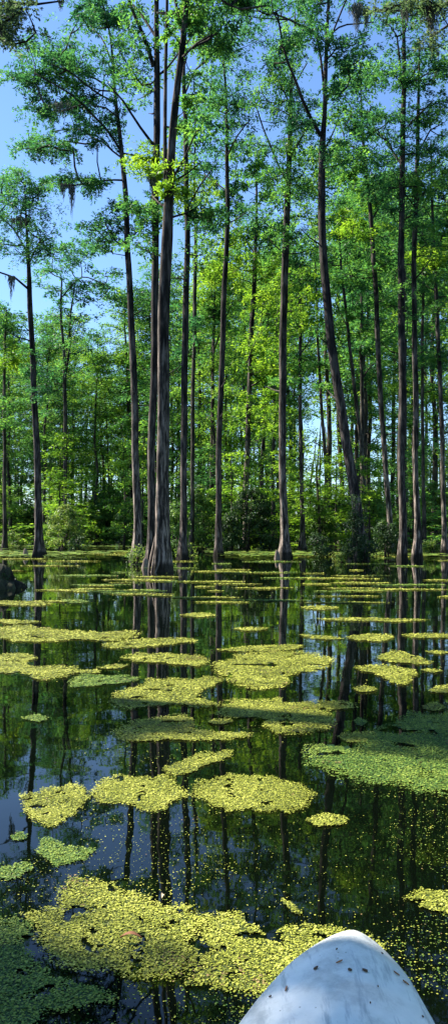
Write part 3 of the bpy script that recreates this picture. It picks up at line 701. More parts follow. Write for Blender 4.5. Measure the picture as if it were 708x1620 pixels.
shrub('dark leafy bush in front of the forked leaning tree', 572, 889, 42, 40, 'leaf_shrub_dark')
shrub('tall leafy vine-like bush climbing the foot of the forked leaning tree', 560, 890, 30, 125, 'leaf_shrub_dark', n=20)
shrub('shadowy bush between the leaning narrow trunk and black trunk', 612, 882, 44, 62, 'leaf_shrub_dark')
shrub('mid-green bush left of the thin pale crossing trunk', 590, 868, 40, 90, 'leaf_shrub')
shrub('light green bush near the right edge shore', 690, 868, 60, 108, 'leaf_shrub_light')
shrub('dim bush just left of the pale-sided trunk', 462, 870, 30, 70, 'leaf_shrub')
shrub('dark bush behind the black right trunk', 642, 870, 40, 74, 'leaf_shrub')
shrub('low green growth right of the pale right trunk', 683, 878, 34, 24, 'leaf_shrub_light')
shrub('bright weedy sprig left of the central pair feet', 216, 893, 36, 22, 'leaf_shrub_light', n=8, name='water_weed')
shrub('pale dry sprig before the forked leaning tree', 541, 889, 18, 16, 'leaf_shrub_light', n=5, name='water_weed')
shrub('dim bush between the far-left trunk and the pale bush', 70, 866, 30, 50, 'leaf_shrub')

bush = shrub('dim bush beyond the left edge of the view, behind the trunks', -40, 860, 80, 66, 'leaf_shrub', ll=.13, lw=.07, group='dim bushes in a row behind the trunks')
rb = random.Random(77); bcnt = {}
for i in range(26):
    px = -10 + 760 * (i + rb.uniform(.1, .9)) / 26; d = rb.uniform(52, 74); c = copy_tree(bush)
    c.location = ((px - CX) / F * d, d, 0); q = rb.uniform(.7, 1.3); c.scale = (q * 1.3, q * 1.2, q * rb.uniform(.7, 1.3)); c.rotation_euler = (0, 0, rb.uniform(0, 6.28))
    gi = next(i_ for i_, a_ in enumerate(anchors) if a_[0] <= px < a_[1]); bcnt[gi] = bcnt.get(gi, 0) + 1
    c['label'] = '%s dim backmost bush %s' % (ordw[bcnt[gi] - 1], anchors[gi][2])

# ------------------------------------------------------------------ water, forest floor
mb = MB()
mb.add([(-600, -300, 0), (600, -300, 0), (600, 900, 0), (-600, 900, 0)], [(0, 1, 2, 3)], smooth=False)
tag(mb.build('water', M['water']), 'dark still swamp water', kind='structure')
mb = MB(); nx, ny = 90, 60; V = []
for j in range(ny):
    for i in range(nx):
        x = -500 + 1000 * i / (nx - 1); y = 72 + (j / (ny - 1)) ** 2 * 900
        edge = min(1, (y - 72) / 14)
        V.append((x, y + (4 * noise.noise(Vector((x * .05, 0, 3))) if j == 0 else 0), -.25 + .6 * edge + .25 * noise.noise(Vector((x * .15, y * .15, 0)))))
Fc = [(j * nx + i, j * nx + i + 1, (j + 1) * nx + i + 1, (j + 1) * nx + i) for j in range(ny - 1) for i in range(nx - 1)]
mb.add(V, Fc); tag(mb.build('forest_floor', M['floor']), 'dark leafy forest floor behind the swamp', kind='structure')

# ------------------------------------------------------------------ duckweed
def inside(poly, X, Y):
    n = len(poly); c = np.zeros(len(X), bool); j = n - 1
    for i in range(n):
        xi, yi = poly[i]; xj, yj = poly[j]
        cond = ((yi > Y) != (yj > Y)) & (X < (xj - xi) * (Y - yi) / (yj - yi + 1e-12) + xi)
        c ^= cond; j = i
    return c
def disc_leaves(mb, X, Y, size, tilt=.22, z0=.004, zr=.006, mat=0):
    n = len(X)
    if n == 0: return
    a0 = rng.uniform(0, 6.28, n); s = size * (.4 + .95 * rng.uniform(0, 1, n) ** 1.6)
    cx = rng.normal(0, tilt, n); cy = rng.normal(0, tilt, n)
    z = z0 + rng.uniform(0, zr, n) + s * .25
    q = []
    for kx in range(5):
        a = a0 + kx * 2 * math.pi / 5
        r = s * rng.uniform(.38, .62, n)
        dx = r * np.cos(a); dy = r * np.sin(a) * .85
        q.append(np.stack([X + dx, Y + dy, z + dx * cx + dy * cy], 1))
    mb.add_np(np.stack(q, 1), 5, mat)
ALLP = []
def mat_patch(label, outline, mat='duck', size=None, group='duckweed mats on the open water', rag=1.0, cover=1.5, cap=42000):
    oid = random.uniform(0, 90)
    world = [Vector((px, py, 0)) for px, py in outline]; ph = max(p[1] for p in outline) - min(p[1] for p in outline)
    # fractal edge
    pts = []
    n = len(world)
    diag = max((a - b).length for a in world for b in world)
    for i in range(n):
        p0, p1, p2, p3 = world[i - 1], world[i], world[(i + 1) % n], world[(i + 2) % n]
        ks = max(4, int((p2 - p1).length / (diag * .02)))
        for j in range(ks):
            t = j / ks
            v = 0.5 * ((2 * p1) + (p2 - p0) * t + (2 * p0 - 5 * p1 + 4 * p2 - p3) * t * t + (3 * p1 - p0 - 3 * p2 + p3) * t ** 3)
            q = Vector((v.x * .035, v.y * .10, oid)); ax_ = min(11, .05 * diag + 1.5) * rag; ay_ = min(6.0 if outline[0][1] > 1180 else 2.8, .10 * ph + .2) * rag
            v = v + Vector((ax_ * (noise.noise(q) * 1.2 + .9 * noise.noise(q * 3.1) + .5 * noise.noise(q * 8)), ay_ * (noise.noise(q + Vector((9, 2, 4))) * 1.2 + .8 * noise.noise(q * 3.3 + Vector((4, 4, 4))) + .4 * noise.noise(q * 8)), 0))
            v = Vector(G(v.x, max(v.y, HY + 22)))
            pts.append((v.x, v.y))
    xs = [p[0] for p in pts]; ys = [p[1] for p in pts]
    cx, cy = sum(xs) / len(xs), sum(ys) / len(ys)
    dm = cy; diag = math.hypot(max(xs) - min(xs), max(ys) - min(ys))
    sz = size or max(.0058, dm / (F * .631) * 1.5)
    A = abs(sum(pts[i][0] * pts[(i + 1) % len(pts)][1] - pts[(i + 1) % len(pts)][0] * pts[i][1] for i in range(len(pts)))) / 2
    nl = int(A / (sz * sz * .62) * cover)
    if nl > cap: sz *= math.sqrt(nl / cap); nl = cap
    bx0, bx1, by0, by1 = min(xs), max(xs), min(ys), max(ys)
    m_ = sz * 4
    K = int(nl * (bx1 - bx0 + 2 * m_) * (by1 - by0 + 2 * m_) / max(A, 1e-6))
    X = rng.uniform(bx0 - m_, bx1 + m_, K); Y = rng.uniform(by0 - m_, by1 + m_, K)
    ins = inside(pts, X, Y)
    # strays around the edge
    st = inside([(cx + (x - cx) * 1.07, cy + (y - cy) * 1.07) for x, y in pts], X, Y) & ~ins & (rng.random(K) < .30)
    hole = np.array([noise.noise(Vector((x / diag * 11 + cx, y / diag * 11, 5))) + .5 * noise.noise(Vector((x / diag * 30, y / diag * 30, 2))) for x, y in zip(X, Y)])
    keep = (ins & (hole < .46)) | st
    mb = MB()
    disc_leaves(mb, X[keep], Y[keep], sz, tilt=.20, z0=.003, zr=min(.004, sz * .5))
    # thin darker under-layer filling the gaps between fronds, inset from the edge
    under = [(cx + (x - cx) * .90, cy + (y - cy) * .90, .0035) for x, y in pts]
    # triangulated via grid cells inside the outline
    gs = max(sz * 1.6, diag / 60)
    gx = np.arange(bx0, bx1, gs); gy = np.arange(by0, by1, gs)
    if len(gx) and len(gy):
        GX, GY = np.meshgrid(gx, gy); GX = GX.ravel(); GY = GY.ravel()
        ok = inside([(u[0], u[1]) for u in under], GX, GY)
        hh = np.array([noise.noise(Vector((x / diag * 11 + cx, y / diag * 11, 5))) for x, y in zip(GX, GY)])
        ok &= hh < .30
        GX, GY = GX[ok], GY[ok]
        if len(GX):
            q = np.stack([np.stack([GX + a * gs * .5, GY + b * gs * .5, np.full(len(GX), .0030)], 1) for a, b in ((-1, -1), (1, -1), (1, 1), (-1, 1))], 1)
            mb.add_np(q, 4, 1)
    loc = (cx, cy, 0)
    o = mb.build('duckweed_mat', [M[mat], M[mat + '_under']], None, loc)
    tag(o, label, 'duckweed mat', group)
    ALLP.append(pts)
    return o
M['duck_under'] = duck_mat('duckweed_underlayer', (.015, .03, .006), (.05, .07, .015), (.12, .14, .03))
M['duck_green_under'] = duck_mat('green_duckweed_underlayer', (.010, .03, .008), (.02, .06, .015), (.05, .09, .02))

mats = [
 ('long pale band of duckweed touching the left edge at mid water', [(-60, 994), (0, 990), (60, 992), (130, 1001), (200, 998), (206, 1008), (180, 1015), (120, 1012), (60, 1015), (0, 1012), (-60, 1012)]),
 ('pointed duckweed strip trailing right from the long left band', [(168, 1021), (215, 1012), (290, 1010), (305, 1015), (245, 1022), (190, 1026)]),
 ('small thin duckweed sliver above the lobed left-edge mat', [(-30, 1040), (20, 1035), (53, 1038), (50, 1045), (10, 1046), (-30, 1046)]),
 ('lobed duckweed mat touching the left edge below the long band', [(-50, 1050), (0, 1048), (40, 1050), (60, 1057), (110, 1053), (122, 1062), (100, 1070), (60, 1077), (45, 1069), (0, 1066), (-50, 1068)]),
 ('greener oval duckweed mat right of the lobed left-edge mat', [(109, 1087), (127, 1067), (160, 1070), (203, 1069), (221, 1076), (170, 1085), (122, 1088)], 'duck_green'),
 ('tiny duckweed strip just above the greener oval mat', [(120, 1064), (138, 1060), (158, 1062), (148, 1066)]),
 ('flat mid-left duckweed mat with two pointed ends', [(193, 1044), (213, 1034), (285, 1036), (325, 1039), (330, 1049), (305, 1054), (244, 1049)]),
 ('tiny duckweed strip left of the two-pointed flat mat', [(158, 1057), (180, 1052), (203, 1053), (185, 1059)]),
 ('large ragged duckweed mat left of centre, stepped lower edge', [(183, 1098), (218, 1087), (239, 1076), (305, 1075), (335, 1072), (346, 1080), (318, 1092), (315, 1103), (335, 1113), (325, 1120), (254, 1115), (208, 1122), (188, 1110)]),
 ('humped duckweed mat with darker lower edge below the stepped mat', [(178, 1159), (213, 1141), (254, 1137), (285, 1132), (305, 1143), (300, 1151), (325, 1158), (395, 1163), (356, 1172), (254, 1171), (203, 1173)]),
 ('small curved duckweed mat above the pair of oval mats', [(259, 1217), (285, 1204), (315, 1194), (360, 1189), (361, 1199), (325, 1209), (315, 1220), (285, 1227)]),
 ('roundish duckweed mat low left, leftmost of the row of three', [(36, 1260), (81, 1249), (127, 1244), (135, 1258), (127, 1278), (102, 1300), (75, 1306), (48, 1290), (40, 1275)]),
 ('oval duckweed mat, middle of the row of three', [(145, 1250), (168, 1235), (239, 1230), (280, 1235), (294, 1255), (275, 1270), (254, 1282), (224, 1279), (173, 1270), (147, 1265)]),
 ('wide oval duckweed mat, rightmost of the row of three', [(303, 1250), (345, 1230), (392, 1226), (444, 1236), (480, 1247), (483, 1276), (444, 1285), (366, 1284), (330, 1270)]),
 ('big bright rounded duckweed mat right of centre, rearmost large one', [(352, 1050), (392, 1036), (470, 1031), (512, 1039), (514, 1058), (470, 1065), (454, 1082), (418, 1092), (382, 1086), (345, 1067)]),
 ('long two-lobed duckweed mat with a pointed right tail', [(346, 1121), (371, 1110), (434, 1107), (454, 1113), (538, 1109), (561, 1122), (517, 1127), (527, 1145), (496, 1158), (454, 1161), (418, 1151), (413, 1137), (366, 1135)]),
 ('small duckweed mat in the bright reflection right of centre', [(553, 1008), (590, 1003), (622, 1008), (600, 1016), (565, 1015)]),
 ('pointed duckweed strip right of the bright reflection', [(595, 1040), (631, 1032), (684, 1048), (652, 1051), (610, 1047)]),
 ('wedge-shaped duckweed mat below the pointed right strip', [(560, 1055), (610, 1053), (652, 1062), (654, 1077), (631, 1084), (605, 1072)]),
 ('tiny duckweed spindle below the wedge-shaped right mat', [(558, 1091), (577, 1086), (597, 1091), (577, 1096)]),
 ('small duckweed mat cut by the right edge at mid water', [(680, 1090), (708, 1083), (740, 1085), (740, 1098), (690, 1097)]),
 ('little oval duckweed island near the right edge', [(666, 1119), (685, 1112), (704, 1119), (685, 1126)]),
 ('tiny green duckweed tuft above the shaded right mat', [(558, 1144), (566, 1138), (578, 1142), (570, 1150)], 'duck_green'),
 ('broad mostly shaded duckweed mat against the right edge, sunlit front band', [(482, 1196), (500, 1184), (555, 1184), (585, 1170), (600, 1150), (640, 1137), (708, 1130), (800, 1128), (800, 1262), (708, 1257), (660, 1250), (600, 1240), (560, 1234), (520, 1222), (495, 1208)], 'duck_green'),  # its shade is partly in the darker frond colour
 ('small ragged green mat touching the left of the shaded right mat', [(533, 1168), (550, 1161), (585, 1160), (592, 1168), (560, 1176)]),
 ('small oval duckweed island below the row of three', [(486, 1298), (505, 1289), (535, 1290), (550, 1299), (535, 1307), (500, 1308)]),
 ('small duckweed mat cut by the right edge above the boat', [(638, 1421), (665, 1411), (708, 1414), (760, 1420), (750, 1446), (695, 1445), (665, 1436)]),
 ('tiny loose duckweed scrap above the boat bow', [(445, 1427), (452, 1425), (476, 1446), (470, 1450), (456, 1438)]),
 ('largest nearest duckweed mat, bright yellow-green, bottom left', [(48, 1452), (90, 1434), (105, 1396), (127, 1390), (172, 1402), (223, 1420), (255, 1434), (303, 1432), (318, 1452), (312, 1480), (300, 1498), (312, 1520), (286, 1546), (229, 1551), (193, 1541), (127, 1534), (86, 1518), (66, 1485)]),
 ('bright duckweed mat reaching behind the boat bow', [(322, 1452), (371, 1449), (395, 1463), (420, 1484), (432, 1490), (444, 1472), (475, 1467), (530, 1471), (600, 1500), (560, 1560), (480, 1580), (410, 1582), (370, 1572), (325, 1562), (292, 1552), (318, 1522), (340, 1508), (318, 1488)]),
 ('dark green shaded duckweed mat in the bottom left corner', [(-60, 1462), (0, 1458), (30, 1457), (46, 1473), (30, 1493), (51, 1519), (76, 1544), (117, 1560), (168, 1570), (173, 1585), (127, 1597), (61, 1610), (40, 1660), (-60, 1680)], 'duck_green'),  # dark green frond colour adds painted shade here
 ('small ragged greenish mat above the largest mat', [(61, 1346), (76, 1327), (102, 1340), (150, 1345), (132, 1361), (86, 1371)], 'duck_green'),
 ('thin greenish duckweed scrap at the lower left edge', [(-10, 1388), (10, 1372), (42, 1366), (50, 1376), (24, 1394)], 'duck_green'),
 ('tiny green scrap below the leftmost of the three mats', [(16, 1326), (30, 1318), (44, 1324), (30, 1332)], 'duck_green'),
 ('little dim green patch under water left of the stepped mat', [(38, 1138), (56, 1131), (78, 1135), (62, 1143)], 'duck_green'),
 ('long thin duckweed strip in front of the pale-sided trunk reflection', [(345, 1029), (400, 1023), (472, 1022), (460, 1029), (390, 1032)]),
 ('thin duckweed sliver near the centre above the big bright mat', [(370, 995), (395, 992), (424, 995), (400, 999)]),
 ('very long thin duckweed streak crossing right of centre', [(503, 980), (560, 978), (672, 981), (640, 984), (560, 983)]),
 ('thin streak of duckweed left of the bright reflection', [(475, 1005), (510, 1006), (548, 1011), (520, 1013), (490, 1010)]),
 ('thin duckweed streak at the right edge above the pointed strip', [(636, 1006), (670, 1003), (730, 1004), (730, 1009), (660, 1010)]),
 ('pale duckweed sliver right of the central pair reflection', [(286, 974), (310, 970), (341, 973), (315, 977)]),
 ('small pale sliver of duckweed far right of centre', [(474, 962), (500, 959), (537, 962), (510, 966)]),
 ('short strip at left edge behind the long pale band', [(-20, 983), (20, 981), (64, 984), (30, 988)]),
 ('left-edge sliver of duckweed in front of the stump', [(-20, 953), (30, 951), (82, 955), (40, 959)]),
 ('greenish pool-edge sliver left, before the yellow reflection', [(96, 951), (120, 949), (142, 952), (120, 955)], 'duck_green'),
 ('scrap of duckweed beside the tail of the humped mat', [(330, 1143), (348, 1138), (368, 1142), (350, 1147)]),
 ('thin scrap of duckweed at the tip of the stepped mat', [(372, 1117), (388, 1114), (404, 1118), (388, 1121)]),
 ('narrow duckweed scrap beyond the wedge-shaped right mat', [(664, 1061), (680, 1059), (700, 1062), (682, 1065)]),
 ('narrow scrap near the right edge above the little oval island', [(672, 1032), (690, 1030), (708, 1033), (690, 1036)]),
]
for it in mats:
    mat_patch(it[0], it[1], it[2] if len(it) > 2 else 'duck')
# thin slivers toward the far shore, each a separate raft
rs = random.Random(21); slivers = []
ORD = ['leftmost', 'second', 'third', 'fourth', 'fifth', 'sixth', 'seventh', 'eighth', 'ninth', 'tenth', 'eleventh', 'twelfth', 'thirteenth', 'fourteenth', 'fifteenth', 'sixteenth', 'seventeenth', 'eighteenth', 'nineteenth'] + ['twenty-' + q for q in ('first', 'second', 'third', 'fourth', 'fifth', 'sixth', 'seventh', 'eighth', 'ninth')]
for i in range(92):
    py = 872 + (rs.random() ** 1.25) * 82
    px = rs.uniform(-40, 750); w = rs.uniform(10, 62) * (.7 + .5 * (py - 870) / 80); h = rs.uniform(.5, 1.3) * (.5 + (py - 870) / 80)
    o = mat_patch('thin sliver of duckweed, one of many lying toward the far shore',
        [(px - w, py), (px - w * .4, py - h * rs.uniform(.4, 1)), (px + w * .3, py - h * rs.uniform(.4, 1)), (px + w, py + h * .2), (px + w * .3, py + h * rs.uniform(.5, 1)), (px - w * .5, py + h * rs.uniform(.5, 1))],
        'duck_green' if rs.random() < .3 else 'duck', group='duckweed slivers toward the far shore', rag=.5, cap=1500, cover=1.5)
    slivers.append((px, py, o))
slivers.sort(key=lambda q: q[1]); BN = ['hindmost', 'second-farthest', 'third-farthest', 'middle', 'fourth-nearest', 'third-nearest', 'second-nearest', 'nearest']
for b in range(8):
    row = sorted(slivers[b * 12:(b + 1) * 12], key=lambda q: q[0])
    for j, q in enumerate(row): q[2]['label'] = '%s from left among thin duckweed slivers of the %s row' % (ORD[j], BN[b])
# loose fronds: nobody could count them
mb = MB()
def loose(x0, x1, y0, y1, n, size, thr=-9):
    px = rng.uniform(x0, x1, n); py = rng.uniform(y0, y1, n)
    d = H * F / (py - HY); X = (px - CX) / F * d
    if thr > -9:
        hv = np.array([noise.noise(Vector((x * 1.6, y * 1.6, 1))) for x, y in zip(X, d)]); ok = hv > thr; X, d = X[ok], d[ok]
    disc_leaves(mb, X, d, size, tilt=.1, z0=.002, zr=.002)
loose(340, 760, 1285, 1700, 1700, .0048, -.05)
loose(370, 640, 1285, 1470, 500, .0042)
loose(-60, 760, 1240, 1700, 1700, .0044, -.1)
loose(-60, 400, 1290, 1430, 1200, .0045, .0)
loose(-60, 760, 1090, 1290, 1500, .0060, -.05)
loose(-60, 760, 960, 1100, 500, .010, .05)
tag(mb.build('loose_duckweed', M['duck']), 'countless loose yellow duckweed fronds speckling the dark water', 'duckweed', kind='stuff')
mb = MB()
loose(340, 760, 1285, 1700, 3800, .0045, -.05)
loose(-60, 760, 1240, 1700, 3400, .0042, -.05)
loose(-60, 760, 1090, 1290, 2200, .0055, -.05)
loose(-60, 760, 890, 960, 400, .03)
tag(mb.build('loose_green_duckweed', M['duck_green']), 'countless dull green loose fronds speckling the dark water', 'duckweed', kind='stuff')
# carpet of duckweed between the trees at the far shore
mb = MB()
n = 38000
px = rng.uniform(-250, 960, n); d = rng.uniform(31, 74, n); X = (px - CX) / F * d
hv = np.array([noise.noise(Vector((x * .22, y * .13, 4))) + .4 * noise.noise(Vector((x * .8, y * .4, 2))) for x, y in zip(X, d)])
ok = hv > -.08
disc_leaves(mb, X[ok], d[ok], .30, tilt=.03, z0=.003, zr=.01)
tag(mb.build('duckweed_carpet', M['duck_green']), 'green duckweed carpet lying between the trunks at the far shore', 'duckweed', kind='stuff')

# ------------------------------------------------------------------ stump on the left
sx, sy = G(-6, 930)
mb = MB()
st = [(Vector((sx, sy, -.2)), .62), (Vector((sx, sy, .05)), .50), (Vector((sx + .02, sy, .22)), .36), (Vector((sx + .08, sy, .33)), .25), (Vector((sx + .12, sy, .40)), .15), (Vector((sx + .13, sy, .43)), .04)]
tube(mb, catmull(st, .03), 40, flute=lambda t, p: .12, rough=.45, seed=2.2)
stump = empty('tree_stump', (sx, sy, 0)); tag(stump, 'low black rotting stump rising from the water at the left edge', 'stump')
mb.build('wood', M['stump'], stump, (sx, sy, 0))
mb = MB()
for i in range(24):
    a = random.uniform(0, 6.28); rr = random.uniform(.15, .5)
    blob_leaves(mb, (sx + rr * math.cos(a), sy + rr * math.sin(a), max(.03, .42 - rr * .75)), .09, 40, .05, .025)
mb.build('moss_cover', M['leaf_shrub_dark'], stump, (sx, sy, 0))
# cypress knees
for (px, py, h, lab) in [(229, 899, .26, 'knobbly pale cypress knee left of the thickest trunk'), (549, 889, .22, 'low cypress knee left of the forked tree foot'),
                         (437, 884, .3, 'yellowish cypress knee hugging the pale-sided trunk'), (40, 880, .3, 'cypress knee left of the far-left dark trunk')]:
    x, y = G(px, py); mb = MB()
    tube(mb, catmull([(Vector((x, y, -.2)), .16), (Vector((x + .02, y, h * .5)), .09), (Vector((x, y, h)), .045), (Vector((x, y, h + .04)), .01)], .06), 10, rough=.25, seed=px)
    tag(mb.build('cypress_knee', M['root'], None, (x, y, 0)), lab, 'root', 'cypress knees')

# ------------------------------------------------------------------ hanging moss
def moss(label, px, py, d, w, ln, n=40):
    k = d / F; c = P(px, py, d); mb = MB()
    for i in range(n):
        x = random.gauss(0, w * .35) * k; y = random.gauss(0, w * .3) * k; l = ln * 1.25 * k * random.uniform(.3, 1.0) * (1 - min(.7, abs(x) / (w * k)))
        p = c + Vector((x, y, random.uniform(-.03, .05))); pts = []
        for j in range(6):
            pts.append((p + Vector((.02 * math.sin(j * 1.9 + i), .02 * math.cos(j * 1.3 + i), -l * j / 5)), max(.003, (.011 if d < 20 else .02) * (1 - j / 6))))
        tube(mb, pts, 3, 0, cap=False)
    o = mb.build('spanish_moss', M['moss'], None, tuple(c)); tag(o, label, 'moss', 'clumps of hanging moss'); return o
moss('thick dark moss curtain hanging from the top right limb tip', 564, 10, 17.5, 14, 40, 90)
moss('narrow moss clump beside the thick curtain at top right', 578, 16, 17.5, 9, 32, 50)
moss('moss tuft on the top right limb near the black trunk', 640, 16, 17.4, 16, 28, 60)
moss('short moss fringe on the limb by the right edge', 682, 10, 17.4, 18, 70, 60)
moss('ragged moss hanging in the top left corner', 22, 10, 15.4, 26, 50, 90)
moss('thin moss wisp near the end of the top left limb', 96, 3, 15.6, 5, 16, 16)
moss('long moss streamer dangling from the lowest left sweeping limb', 114, 294, 27, 8, 46, 40)
moss('shorter moss wisp left of the long streamer', 100, 292, 27, 9, 24, 26)
moss('grey moss under the dark crown of the far-left tree', 30, 345, 31, 20, 34, 50)
moss('moss tuft hanging off the bare limb of the far-left tree', 18, 438, 31.4, 10, 34, 36)
moss('moss wisps under the upper sweeping left limb', 98, 165, 26, 22, 26, 40)
moss('moss beard below the yellow-green tuft on the central pair', 240, 280, 23, 10, 34, 40)

# ------------------------------------------------------------------ boat
tipx, tipy = .258, 1.565
ax = Vector((-.225, -1, 0)).normalized(); lt = Vector((-ax.y, ax.x, 0))   # axis toward stern, lateral
LEN = 3.1
def halfw(s):
    a = .147 * (min(s, .32) / .29) ** .66
    if s > .32: a = .147 * (.32 / .29) ** .66 + .17 * (1 - math.exp(-(s - .32) / .7)) 
    e = LEN - s
    if e < .8: a *= math.sqrt(max(0, 1 - ((.8 - e) / .8) ** 2)) 
    return max(a, .0005)
boat = empty('boat', (tipx, tipy, 0)); tag(boat, 'white plastic boat bow, scuffed and flecked with debris, at the bottom', 'boat')
mb = MB(); S = []
ss = [LEN * (t ** 2.2) for t in np.linspace(0, 1, 64)]
prof = [(-1, 0), (-1.0, .012), (-.985, .024), (-.93, .036), (-.8, .048), (-.6, .061), (-.4, .071), (-.2, .078), (0, .081)]
prof = prof + [(-a, b) for a, b in reversed(prof[:-1])]
V = []
for s in ss:
    c = Vector((tipx, tipy, 0)) + ax * s; w = halfw(s)
    rise = min(1, (w / .11)) ** 1.0
    ez = .235 + .015 * max(0, 1 - s / .5)
    for u, h in prof:
        q = c + lt * (u * w); V.append((q.x, q.y, ez + h * rise * 1.05))
n = len(prof)
Fc = [(i * n + j, i * n + j + 1, (i + 1) * n + j + 1, (i + 1) * n + j) for i in range(len(ss) - 1) for j in range(n - 1)]
mb.add(V, Fc); dk = mb.build('deck', M['hull'], boat, (tipx, tipy, 0))
mb = MB(); V = []; hp = [(-1, 1), (-.995, .93), (-.96, .6), (-.88, .2), (-.7, -.15), (-.4, -.3), (0, -.38)]
hp = hp + [(-a, b) for a, b in reversed(hp[:-1])]
for s in ss:
    c = Vector((tipx, tipy, 0)) + ax * s; w = halfw(s); ez = .235 + .015 * max(0, 1 - s / .5)
    for u, t in hp:
        back = ax * (.22 * (1 - t) * max(0, 1 - s / .8) * .5)
        q = c + lt * (u * w) + back; V.append((q.x, q.y, ez * t))
n = len(hp)
Fc = [(i * n + j, (i + 1) * n + j, (i + 1) * n + j + 1, i * n + j + 1) for i in range(len(ss) - 1) for j in range(n - 1)]
mb.add(V, Fc); mb.build('hull', M['hull'], boat, (tipx, tipy, 0))
mb = MB(); ring = []
for i in range(41):
    a = 2 * math.pi * i / 40
    c = Vector((tipx, tipy, .33)) + ax * (1.75 + .42 * math.cos(a)) + lt * (.22 * math.sin(a)); ring.append((c, .014))
tube(mb, ring, 8, cap=False); mb.build('cockpit_rim', M['dark_plastic'], dk, (tipx, tipy, 0))
def deck_z(x, y):
    v = Vector((x - tipx, y - tipy, 0)); s = v.dot(ax); u = v.dot(lt) / halfw(max(s, .01))
    a = min(1, abs(u)); h = np.interp(a, [0, .2, .4, .6, .8, .93, .985, 1], [.081, .078, .071, .061, .048, .036, .024, .012])
    return .235 + .015 * max(0, 1 - s / .5) + h * 1.05 * min(1, halfw(max(s, .01)) / .11)
def on_deck(px, py):
    z = .3
    for _ in range(6):
        x, y = G(px, py, z); z = deck_z(x, y)
    return x, y, z
deb = [(532, 1503, .006, .0015, .4, 'curved thin dark twig fragment high on the bow deck'), (499, 1533, .012, .005, .6, 'dark brown leaf scrap left of the bow centreline'), (553, 1536, .009, .006, 0, 'darkest round crumb near the bow centre'), (577, 1537, .013, .005, -.2, 'crumpled brown scrap right of the darkest crumb'),
       (452, 1566, .022, .0025, 1.3, 'orange-brown needle lying near the left deck edge'), (627, 1542, .014, .003, -.3, 'tan needle on the right side of the deck'), (641, 1556, .014, .003, -.5, 'second tan needle nearer the right deck edge'), (597, 1562, .003, .003, 0, 'small crumb below the crumpled scrap'),
       (536, 1523, .016, .002, .5, 'pale scratch-like twig across the deck centre'), (427, 1578, .006, .004, .3, 'small dark crumb by the left deck edge low down'), (604, 1510, .006, .003, -.8, 'dark fleck near the right shoulder of the bow'), (668, 1610, .005, .003, .2, 'dark crumb at the lower right of the deck'), (585, 1588, .003, .003, 0, 'lone speck low on the deck')]
for px, py, l, w, a, lab in deb:
    x, y, z = on_deck(px, py); mb = MB()
    ca, sa = math.cos(a), math.sin(a); V = []; l *= .4; w *= .38
    for i in range(7):
        b = 2 * math.pi * i / 7; r = random.uniform(.7, 1.15)
        dx = math.cos(b) * l * r; dy = math.sin(b) * w * r * 1.4; xx, yy = x + dx * ca - dy * sa, y + dx * sa + dy * ca
        V.append((xx, yy, deck_z(xx, yy) + .0012))
    V += [(vx, vy, vz + .002) for vx, vy, vz in V]
    mb.add(V, [tuple(range(6, -1, -1)), tuple(range(7, 14))] + [(i, (i + 1) % 7, 7 + (i + 1) % 7, 7 + i) for i in range(7)], smooth=False)
    tag(mb.build('debris_scrap', M['leaf_brown' if 'orange' in lab or 'tan' in lab or 'pale' in lab else 'debris'], None, (x, y, z)), lab, 'debris', 'debris on the bow deck')
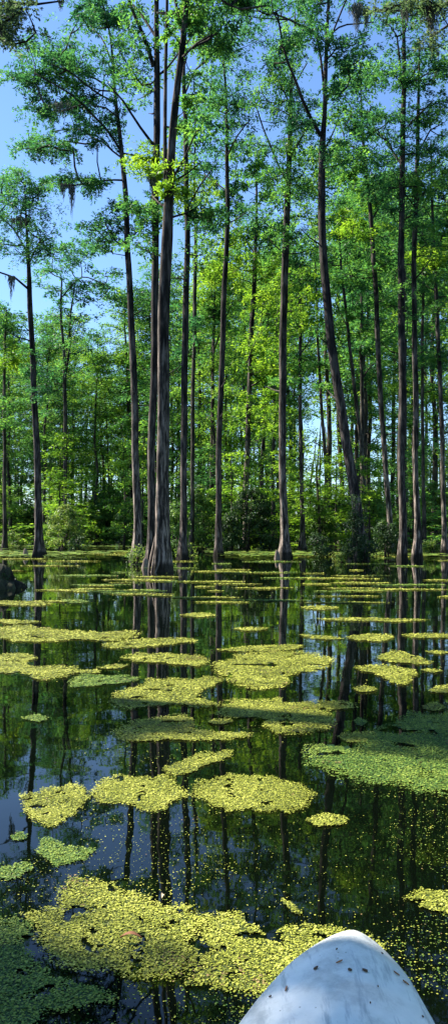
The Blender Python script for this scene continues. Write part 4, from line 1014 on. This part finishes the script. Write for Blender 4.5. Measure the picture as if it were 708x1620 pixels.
# fallen leaves on the near mat
def fallen(px, py, l, w, a, mat, lab):
    x, y = G(px, py); mb = MB(); V = []; nseg = 9
    for i in range(nseg):
        t = i / (nseg - 1); ww = w * math.sin(math.pi * (t * .94 + .03)) ; zz = .016 + .012 * math.sin(t * 3.1)
        for sgn in (-1, 0, 1):
            dx = (t - .5) * l; dy = sgn * ww; V.append((x + dx * math.cos(a) - dy * math.sin(a), y + dx * math.sin(a) + dy * math.cos(a), zz + abs(sgn) * .004))
    mb.add(V, [(i * 3 + j, i * 3 + j + 1, i * 3 + j + 4, i * 3 + j + 3) for i in range(nseg - 1) for j in range(2)])
    tag(mb.build('fallen_leaf', M[mat], None, (x, y, 0)), lab, 'leaf', 'fallen leaves on duckweed')
fallen(207, 1495, .056, .0075, -.05, 'leaf_brown', 'reddish brown narrow leaf lying on the largest near mat')
fallen(258, 1431, .014, .006, .9, 'leaf_tan', 'small pale tan leaf at the far edge of largest mat')

# ------------------------------------------------------------------ camera, light, sky
cd = bpy.data.cameras.new('camera'); cam = bpy.data.objects.new('camera', cd); COL.objects.link(cam)
cam.location = (0, 0, H); cam.rotation_euler = (math.radians(90), 0, 0)
cd.sensor_fit = 'VERTICAL'; cd.sensor_height = 36; cd.lens = 36 * F / 1620; cd.shift_y = (HY - 810) / 1620
cd.clip_start = .05; cd.clip_end = 3000
SC.camera = cam
sl = bpy.data.lights.new('sun', 'SUN'); sl.energy = 5.0; sl.angle = math.radians(.5); sl.color = (1.0, .93, .80)
so = bpy.data.objects.new('sun', sl); COL.objects.link(so)
a = math.radians(SUN_AZ); e = math.radians(SUN_EL)
to = Vector((-math.sin(a) * math.cos(e), math.cos(a) * math.cos(e), math.sin(e)))
so.rotation_euler = (-to).to_track_quat('-Z', 'Y').to_euler(); so.location = to * 60
w = bpy.data.worlds.new('World'); SC.world = w; w.use_nodes = True
nt = w.node_tree; bg = nt.nodes['Background']
sky = nt.nodes.new('ShaderNodeTexSky'); sky.sky_type = 'NISHITA'; sky.sun_disc = False
sky.sun_elevation = e; sky.sun_rotation = -a     # measured from +Y, clockwise seen from above
sky.air_density = 1.0; sky.dust_density = .3; sky.ozone_density = 3.3
tint = nt.nodes.new('ShaderNodeMixRGB'); tint.blend_type = 'MULTIPLY'; tint.inputs[0].default_value = 1; tint.inputs[2].default_value = (.82, .95, 1.10, 1)
nt.links.new(sky.outputs[0], tint.inputs[1]); nt.links.new(tint.outputs[0], bg.inputs[0]); bg.inputs[1].default_value = .076
SC.view_settings.view_transform = 'Standard'; SC.view_settings.look = 'None'; SC.view_settings.gamma = 1
SC.view_settings.exposure = 1.68
SC.render.engine = 'CYCLES'; SC.cycles.max_bounces = 6; SC.cycles.diffuse_bounces = 3; SC.cycles.transmission_bounces = 3; SC.cycles.glossy_bounces = 3
SC.cycles.use_denoising = True
